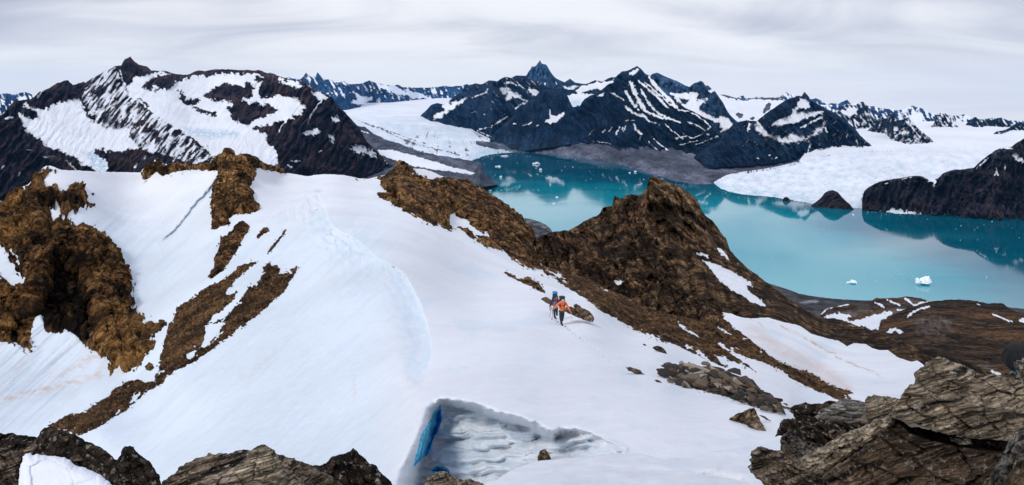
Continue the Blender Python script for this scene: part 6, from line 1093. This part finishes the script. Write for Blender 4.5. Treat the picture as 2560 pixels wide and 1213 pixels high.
def walker(base, label, P, jacket, legs_m, jmat_body=None, female=False):
    root = empty('person', base, label, 'person')
    J = {'pelvis': (*P['pelvis'], (.135, .10)), 'waist': (*P['waist'], (.125, .095)), 'chest': (*P['chest'], (.155, .11)), 'neckb': (*P['neckb'], (.075, .07)), 'neck': (*P['neck'], .055), 'jaw': (*P['jaw'], (.068, .075)), 'head': (*P['head'], (.078, .092)), 'crown': (*P['crown'], (.06, .07))}
    E = [('pelvis', 'waist'), ('waist', 'chest'), ('chest', 'neckb'), ('neckb', 'neck'), ('neck', 'jaw'), ('jaw', 'head'), ('head', 'crown')]
    for s in 'lr':
        for n_, r in (('sh', .062), ('el', .044), ('wrist', .030), ('hand', (.040, .026))): J[s + n_] = (*P[s + n_], r)
        E += [('neckb', s + 'sh'), (s + 'sh', s + 'el'), (s + 'el', s + 'wrist'), (s + 'wrist', s + 'hand')]
        for n_, r in (('hip', .088), ('kn', .062), ('an', .042), ('toe', .04)): J[s + n_] = (*P[s + n_], r)
        E += [('pelvis', s + 'hip'), (s + 'hip', s + 'kn'), (s + 'kn', s + 'an'), (s + 'an', s + 'toe')]
        fingers(J, E, s, P[s + 'wrist'], P[s + 'hand'])
    body = skin('body', J, E, SKIN, root, 2, 'pelvis')
    g = lambda n_, k, dz=0.0: (P[n_][0], P[n_][1], P[n_][2] + dz, tuple(x * k for x in J[n_][3]) if isinstance(J[n_][3], tuple) else J[n_][3] * k)
    JJ = {'pelvis': g('pelvis', 1.22), 'waist': g('waist', 1.28), 'chest': g('chest', 1.22), 'neckb': g('neckb', 1.15)}
    EE = [('pelvis', 'waist'), ('waist', 'chest'), ('chest', 'neckb')]
    for s in 'lr':
        JJ[s + 'sh'] = g(s + 'sh', 1.35); JJ[s + 'el'] = g(s + 'el', 1.5); JJ[s + 'wrist'] = g(s + 'wrist', 1.45); EE += [('neckb', s + 'sh'), (s + 'sh', s + 'el'), (s + 'el', s + 'wrist')]
    jk = skin('jacket', JJ, EE, jacket, root, 2, 'pelvis')
    LL = {'pelvis': g('pelvis', 1.12, -.03)}; EL = []
    for s in 'lr': LL[s + 'hip'] = g(s + 'hip', 1.18); LL[s + 'kn'] = g(s + 'kn', 1.25); LL[s + 'an'] = g(s + 'an', 1.5, .03); EL += [('pelvis', s + 'hip'), (s + 'hip', s + 'kn'), (s + 'kn', s + 'an')]
    skin('trousers', LL, EL, legs_m, root, 2, 'pelvis')
    for s in 'lr':
        a, t = Vector(P[s + 'an']), Vector(P[s + 'toe']); d = t - a
        skin('boot', {'a': (*(a + Vector((0, 0, .12))), .075), 'b': (*(a + Vector((0, .02, -.01))), .08), 'c': (*(a + d * .6 + Vector((0, 0, -.01))), .07), 'd': (*(t + d * .3), .06)}, [('a', 'b'), ('b', 'c'), ('c', 'd')], BLACK, root, 1)
    h = Vector(P['head']); j_ = Vector(P['jaw']); fz = Vector((0, -1, 0))
    up = (h - j_).normalized(); fw = (fz - up * fz.dot(up)).normalized()
    for s in (-1, 1):
        blob('eye', None, EYE, root, h + fw * .088 + up * -.005 + Vector((s * .030, 0, 0)), 8, (.010, .008, .008)); blob('ear', None, SKIN, root, h + Vector((s * .082, .01, 0)) - up * .02, 8, (.012, .022, .032))
    blob('nose', None, SKIN, root, h + fw * .100 - up * .035, 8, (.014, .018, .024)); blob('mouth', None, MAG, root, h + fw * .088 - up * .075, 8, (.026, .008, .007))
    return root, up, fw, jk
def ploc(x, y, Yv): return Vector(((x - 1280) / F * Yv, Yv, (HY - y) / F * Yv))
def L2(bx, by, Yv): return lambda x, y, d=0.0: ((x - bx) * Yv / F, d, (by - y) * Yv / F)
# front hiker in orange
YO = gY(1405, 812); base = ploc(1405, 812, YO); q = L2(1405, 812, YO)
PO = dict(pelvis=q(1405, 778, .10), waist=q(1405.5, 770, .04), chest=q(1406, 760, -.04), neckb=q(1406, 753.5, -.10), neck=q(1406, 752, -.15), jaw=q(1406.3, 752.5, -.22), head=q(1406.5, 749.5, -.25), crown=q(1406.5, 747, -.25),
          lsh=q(1413.5, 756, -.08), lel=q(1419.5, 766, -.14), lwrist=q(1424.3, 773.6, -.28), lhand=q(1425.8, 775.6, -.33), rsh=q(1398.5, 757, -.08), rel=q(1390, 764, -.14), rwrist=q(1383.2, 769.2, -.26), rhand=q(1380.8, 770.6, -.32),
          lhip=q(1408.5, 781, .10), lkn=q(1407.5, 793, .02), lan=q(1407, 803, .42), ltoe=q(1407.2, 805, .26), rhip=q(1401.5, 781, .08), rkn=q(1401, 794, -.06), ran=q(1403.5, 808.5, .06), rtoe=q(1406, 811.5, -.10))
root, up, fw, jk = walker(base, 'hiker in a bright orange jacket and beige cap walking with poles', PO, ORANGE, NAVY)
h = Vector(PO['head'])
cap = blob('cap', None, BEIGE, root, h + up * .015, 16, (.098, .112, .088), lo=-.15); blob('cap_brim', lambda c: (c.x, c.y, c.z * .1), BEIGE, cap, h + fw * .10 + up * .005, 12, (.075, .075, .07), rot_=(.35, 0, 0))
blob('scarf', None, LILAC, root, Vector(PO['neckb']) + Vector((0, -.05, .0)), 12, (.085, .075, .055), jit=.06)
rod('zip', q(1405.5, 775, -.085), q(1406, 760, -.19), .010, ORANGE2, jk)
for sx in (1399.5, 1412.5): rod('pack_strap', q(sx, 756.5, -.17), q(sx + (1 if sx < 1405 else -1), 767, -.15), .022, BLACK, jk)
rod('chest_strap', q(1400, 762, -.185), q(1412, 762, -.185), .012, BLACK, jk)
def pack(base, c, sc, main, label, top=None, trim=None):
    r_ = empty('backpack', base, label, 'backpack'); c = Vector(c)
    sq = lambda v: (math.copysign(abs(v.x) ** .6, v.x), math.copysign(abs(v.y) ** .7, v.y), math.copysign(abs(v.z) ** .7, v.z))
    blob('pack_body', sq, main, r_, c, 16, sc, jit=.015); lid = blob('lid', sq, top or main, r_, c + Vector((0, -.02, sc[2] * .98)), 16, (sc[0] * 1.02, sc[1] * 1.05, sc[2] * .28), jit=.02)
    if trim: rod('lid_trim', c + Vector((-sc[0] * .95, -sc[1] * .8, sc[2] * .86)), c + Vector((sc[0] * .95, -sc[1] * .8, sc[2] * .78)), .014, trim, lid)
    for s in (-1, 1): blob('side_pocket', sq, main, r_, c + Vector((s * sc[0] * .95, 0, -sc[2] * .5)), 10, (.05, sc[1] * .7, sc[2] * .35))
    return r_
pack(base, q(1405.5, 756, .17), (.185, .15, .27), PACKD, 'dark green-trimmed backpack on the back of the orange hiker', trim=LIME)
# second hiker in purple, half hidden behind
YW = gY(1388, 795) * .995; basew = ploc(1388, 795.5, YW); w2 = L2(1388, 795.5, YW)
PW = dict(pelvis=w2(1389.5, 770, .10), waist=w2(1389, 762, .06), chest=w2(1388.5, 753.5, .0), neckb=w2(1389, 748, -.03), neck=w2(1390, 746.2, -.05), jaw=w2(1391, 745, -.10), head=w2(1391, 741.5, -.11), crown=w2(1390.6, 739.2, -.09),
          lsh=w2(1394.5, 750, -.02), lel=w2(1397, 759, -.05), lwrist=w2(1398, 765, -.2), lhand=w2(1397.5, 766.5, -.28), rsh=w2(1381.5, 750.5, .0), rel=w2(1376.5, 760, .0), rwrist=w2(1374.2, 768, -.14), rhand=w2(1374.6, 770.8, -.2),
          lhip=w2(1392, 773, .08), lkn=w2(1392.5, 783, .12), lan=w2(1393, 790, .40), ltoe=w2(1393, 791.5, .26), rhip=w2(1386, 773, .08), rkn=w2(1386, 783.5, .0), ran=w2(1386.5, 792, .06), rtoe=w2(1389.5, 795, -.08))
root, up, fw, jk = walker(basew, 'hiker in a purple and lilac jacket with long hair behind the orange hiker', PW, PURP, TEALB)
blob('vest', lambda c: (math.copysign(abs(c.x) ** .7, c.x), c.y, math.copysign(abs(c.z) ** .7, c.z)), LILAC, root, w2(1388.5, 758, -.045), 14, (.15, .12, .24), jit=.03)
blob('scarf', None, MAG, root, w2(1391.5, 749.5, -.12), 12, (.055, .05, .09), jit=.06)
h = Vector(PW['head']); hair = blob('hair', None, HAIR, root, h + up * .02 + Vector((0, .02, 0)), 16, (.102, .108, .105), lo=-.2)
for s in (-1, 1): skin('hair_lock', {'a': (*(h + Vector((s * .085, -.02, .0))), .035), 'b': (*(h + Vector((s * .10, -.05, -.14))), .035), 'c': (*(h + Vector((s * .10, -.10, -.27))), .02)}, [('a', 'b'), ('b', 'c')], HAIR, hair, 1)
rod('pack_strap', w2(1384, 750, -.11), w2(1385, 761, -.11), .02, BLACK, jk); rod('pack_strap', w2(1393, 751, -.12), w2(1392.5, 761, -.12), .02, BLACK, jk)
pack(basew, w2(1387.8, 745, .20), (.17, .15, .30), PACKD, 'tall blue-topped backpack on the back of the purple hiker', top=PACKB, trim=PACKB)
def pole(base, a, b, label, shaft, grip=BLACK):
    r_ = empty('trekking_pole', base + Vector(b), label, 'trekking pole'); a = Vector(a) - Vector(b); z = Vector((0, 0, 0)); d = a.normalized()
    rod('shaft', z, a, .009, shaft, r_, .012); rod('grip', a - d * .02, a + d * .13, .017, grip, r_); bk = rod('basket', d * .05, d * .065, .045, BLACK, r_, .03)
    skin('wrist_strap', {'a': (*(a + d * .10), .007), 'b': (*(a + Vector((-.05, -.01, -.02))), .007), 'c': (*(a + Vector((-.02, 0, -.12))), .007)}, [('a', 'b'), ('b', 'c')], BLACK, r_, 1)
pole(base, q(1426, 777, -.34), q(1431.5, 821, -.42), 'yellow trekking pole planted right of the orange hiker', POLEY)
pole(base, q(1381, 772, -.33), q(1379.5, 800, -.1), 'dark trekking pole held in the right hand of the orange hiker', POLEK)
pole(basew, w2(1378, 769.5, -.2), w2(1371.5, 796.5, -.3), 'dark trekking pole planted left of the purple hiker', POLEK)
pole(basew, w2(1405, 778, -.2), w2(1410.6, 802.5, -.25), 'blue-shafted trekking pole between the orange hiker and the tan boulders', PACKB)

# helmet on the rock at the right edge
HY_ = 7.6; hc = ploc(2553, 896, HY_); m = HY_ / F
hel = empty('climbing_helmet', hc + Vector((0, 0, -.16)), 'black vented climbing helmet with turquoise straps beside the speckled rock', 'helmet')
c0 = Vector((0, 0, .16)); R_ = 39 * m
HELM = plain_mat('helmet_black', (0.002, 0.0025, 0.004), .9, .2, 20); TQ = plain_mat('strap_turquoise', (0.0, 0.20, 0.27), .6, .2, 30)
def hf(c):
    v = 1.0
    for a in range(5):
        ang = a * math.pi / 5 + .3; d = abs(c.x * math.sin(ang) - c.y * math.cos(ang)); k = max(0, 1 - (d / .10) ** 2)
        if .1 < c.z < .88: v -= .10 * k
    return (c.x * v, c.y * v, c.z * v)
shell = blob('shell', hf, HELM, hel, c0, 48, (R_, R_ * 1.15, R_ * .92), rot_=(0, -.5, 0), lo=-.55)
for k_ in range(4): 
    an = k_ * .75 - .9; rod('vent_rib', c0 + Vector((math.sin(an) * R_ * .5, -R_ * .9, R_ * .55 * math.cos(an))), c0 + Vector((math.sin(an + .5) * R_ * .98, -R_ * .55, R_ * .05)), .007, BLACK, shell)
skin('chin_strap', {'a': (-R_ * .7, -.02, .07, .006), 'b': (-R_ * .55, -.05, -.02, .006), 'c': (-R_ * .45, -.05, -.07, .007), 'd': (-R_ * .2, -.03, .0, .006)}, [('a', 'b'), ('b', 'c'), ('c', 'd')], TQ, hel, 1)
skin('strap_buckle', {'a': (-R_ * .95, -.05, .01, .008), 'b': (-R_ * .72, -.05, .035, .008)}, [('a', 'b')], TQ, hel, 1)
skin('chin_pad', {'a': (-R_ * .62, -.04, -.06, .014), 'b': (-R_ * .40, -.04, -.075, .014)}, [('a', 'b')], TQ, hel, 1)

# ------------------------------------------------------------------ the air between here and the far ranges
def haze():
    x0, x1, y0, y1, z0, z1 = -30000, 30000, -60, 30500, -W - 30, 1050
    V = [(x, y, z) for z in (z0, z1) for y in (y0, y1) for x in (x0, x1)]
    me = bpy.data.meshes.new('haze'); me.from_pydata(V, [], [(0, 2, 3, 1), (4, 5, 7, 6), (0, 1, 5, 4), (2, 6, 7, 3), (0, 4, 6, 2), (1, 3, 7, 5)]); me.update()
    m = bpy.data.materials.new('haze_air'); m.use_nodes = True; g = N(m.node_tree)
    v = g.n('ShaderNodeVolumePrincipled'); v.inputs['Color'].default_value = HAZE_COL; v.inputs['Density'].default_value = HAZE_D; v.inputs['Anisotropy'].default_value = .2
    o = g.n('ShaderNodeOutputMaterial'); g.link(v.outputs[0], o.inputs['Volume']); me.materials.append(m)
    o = bpy.data.objects.new('haze', me); COL.objects.link(o); tag(o, 'thin blue air that tints the distant ranges', 'haze', kind='stuff')
HAZE_COL = (0.12, 0.45, 1.0, 1); HAZE_D = 0.75e-5
haze()
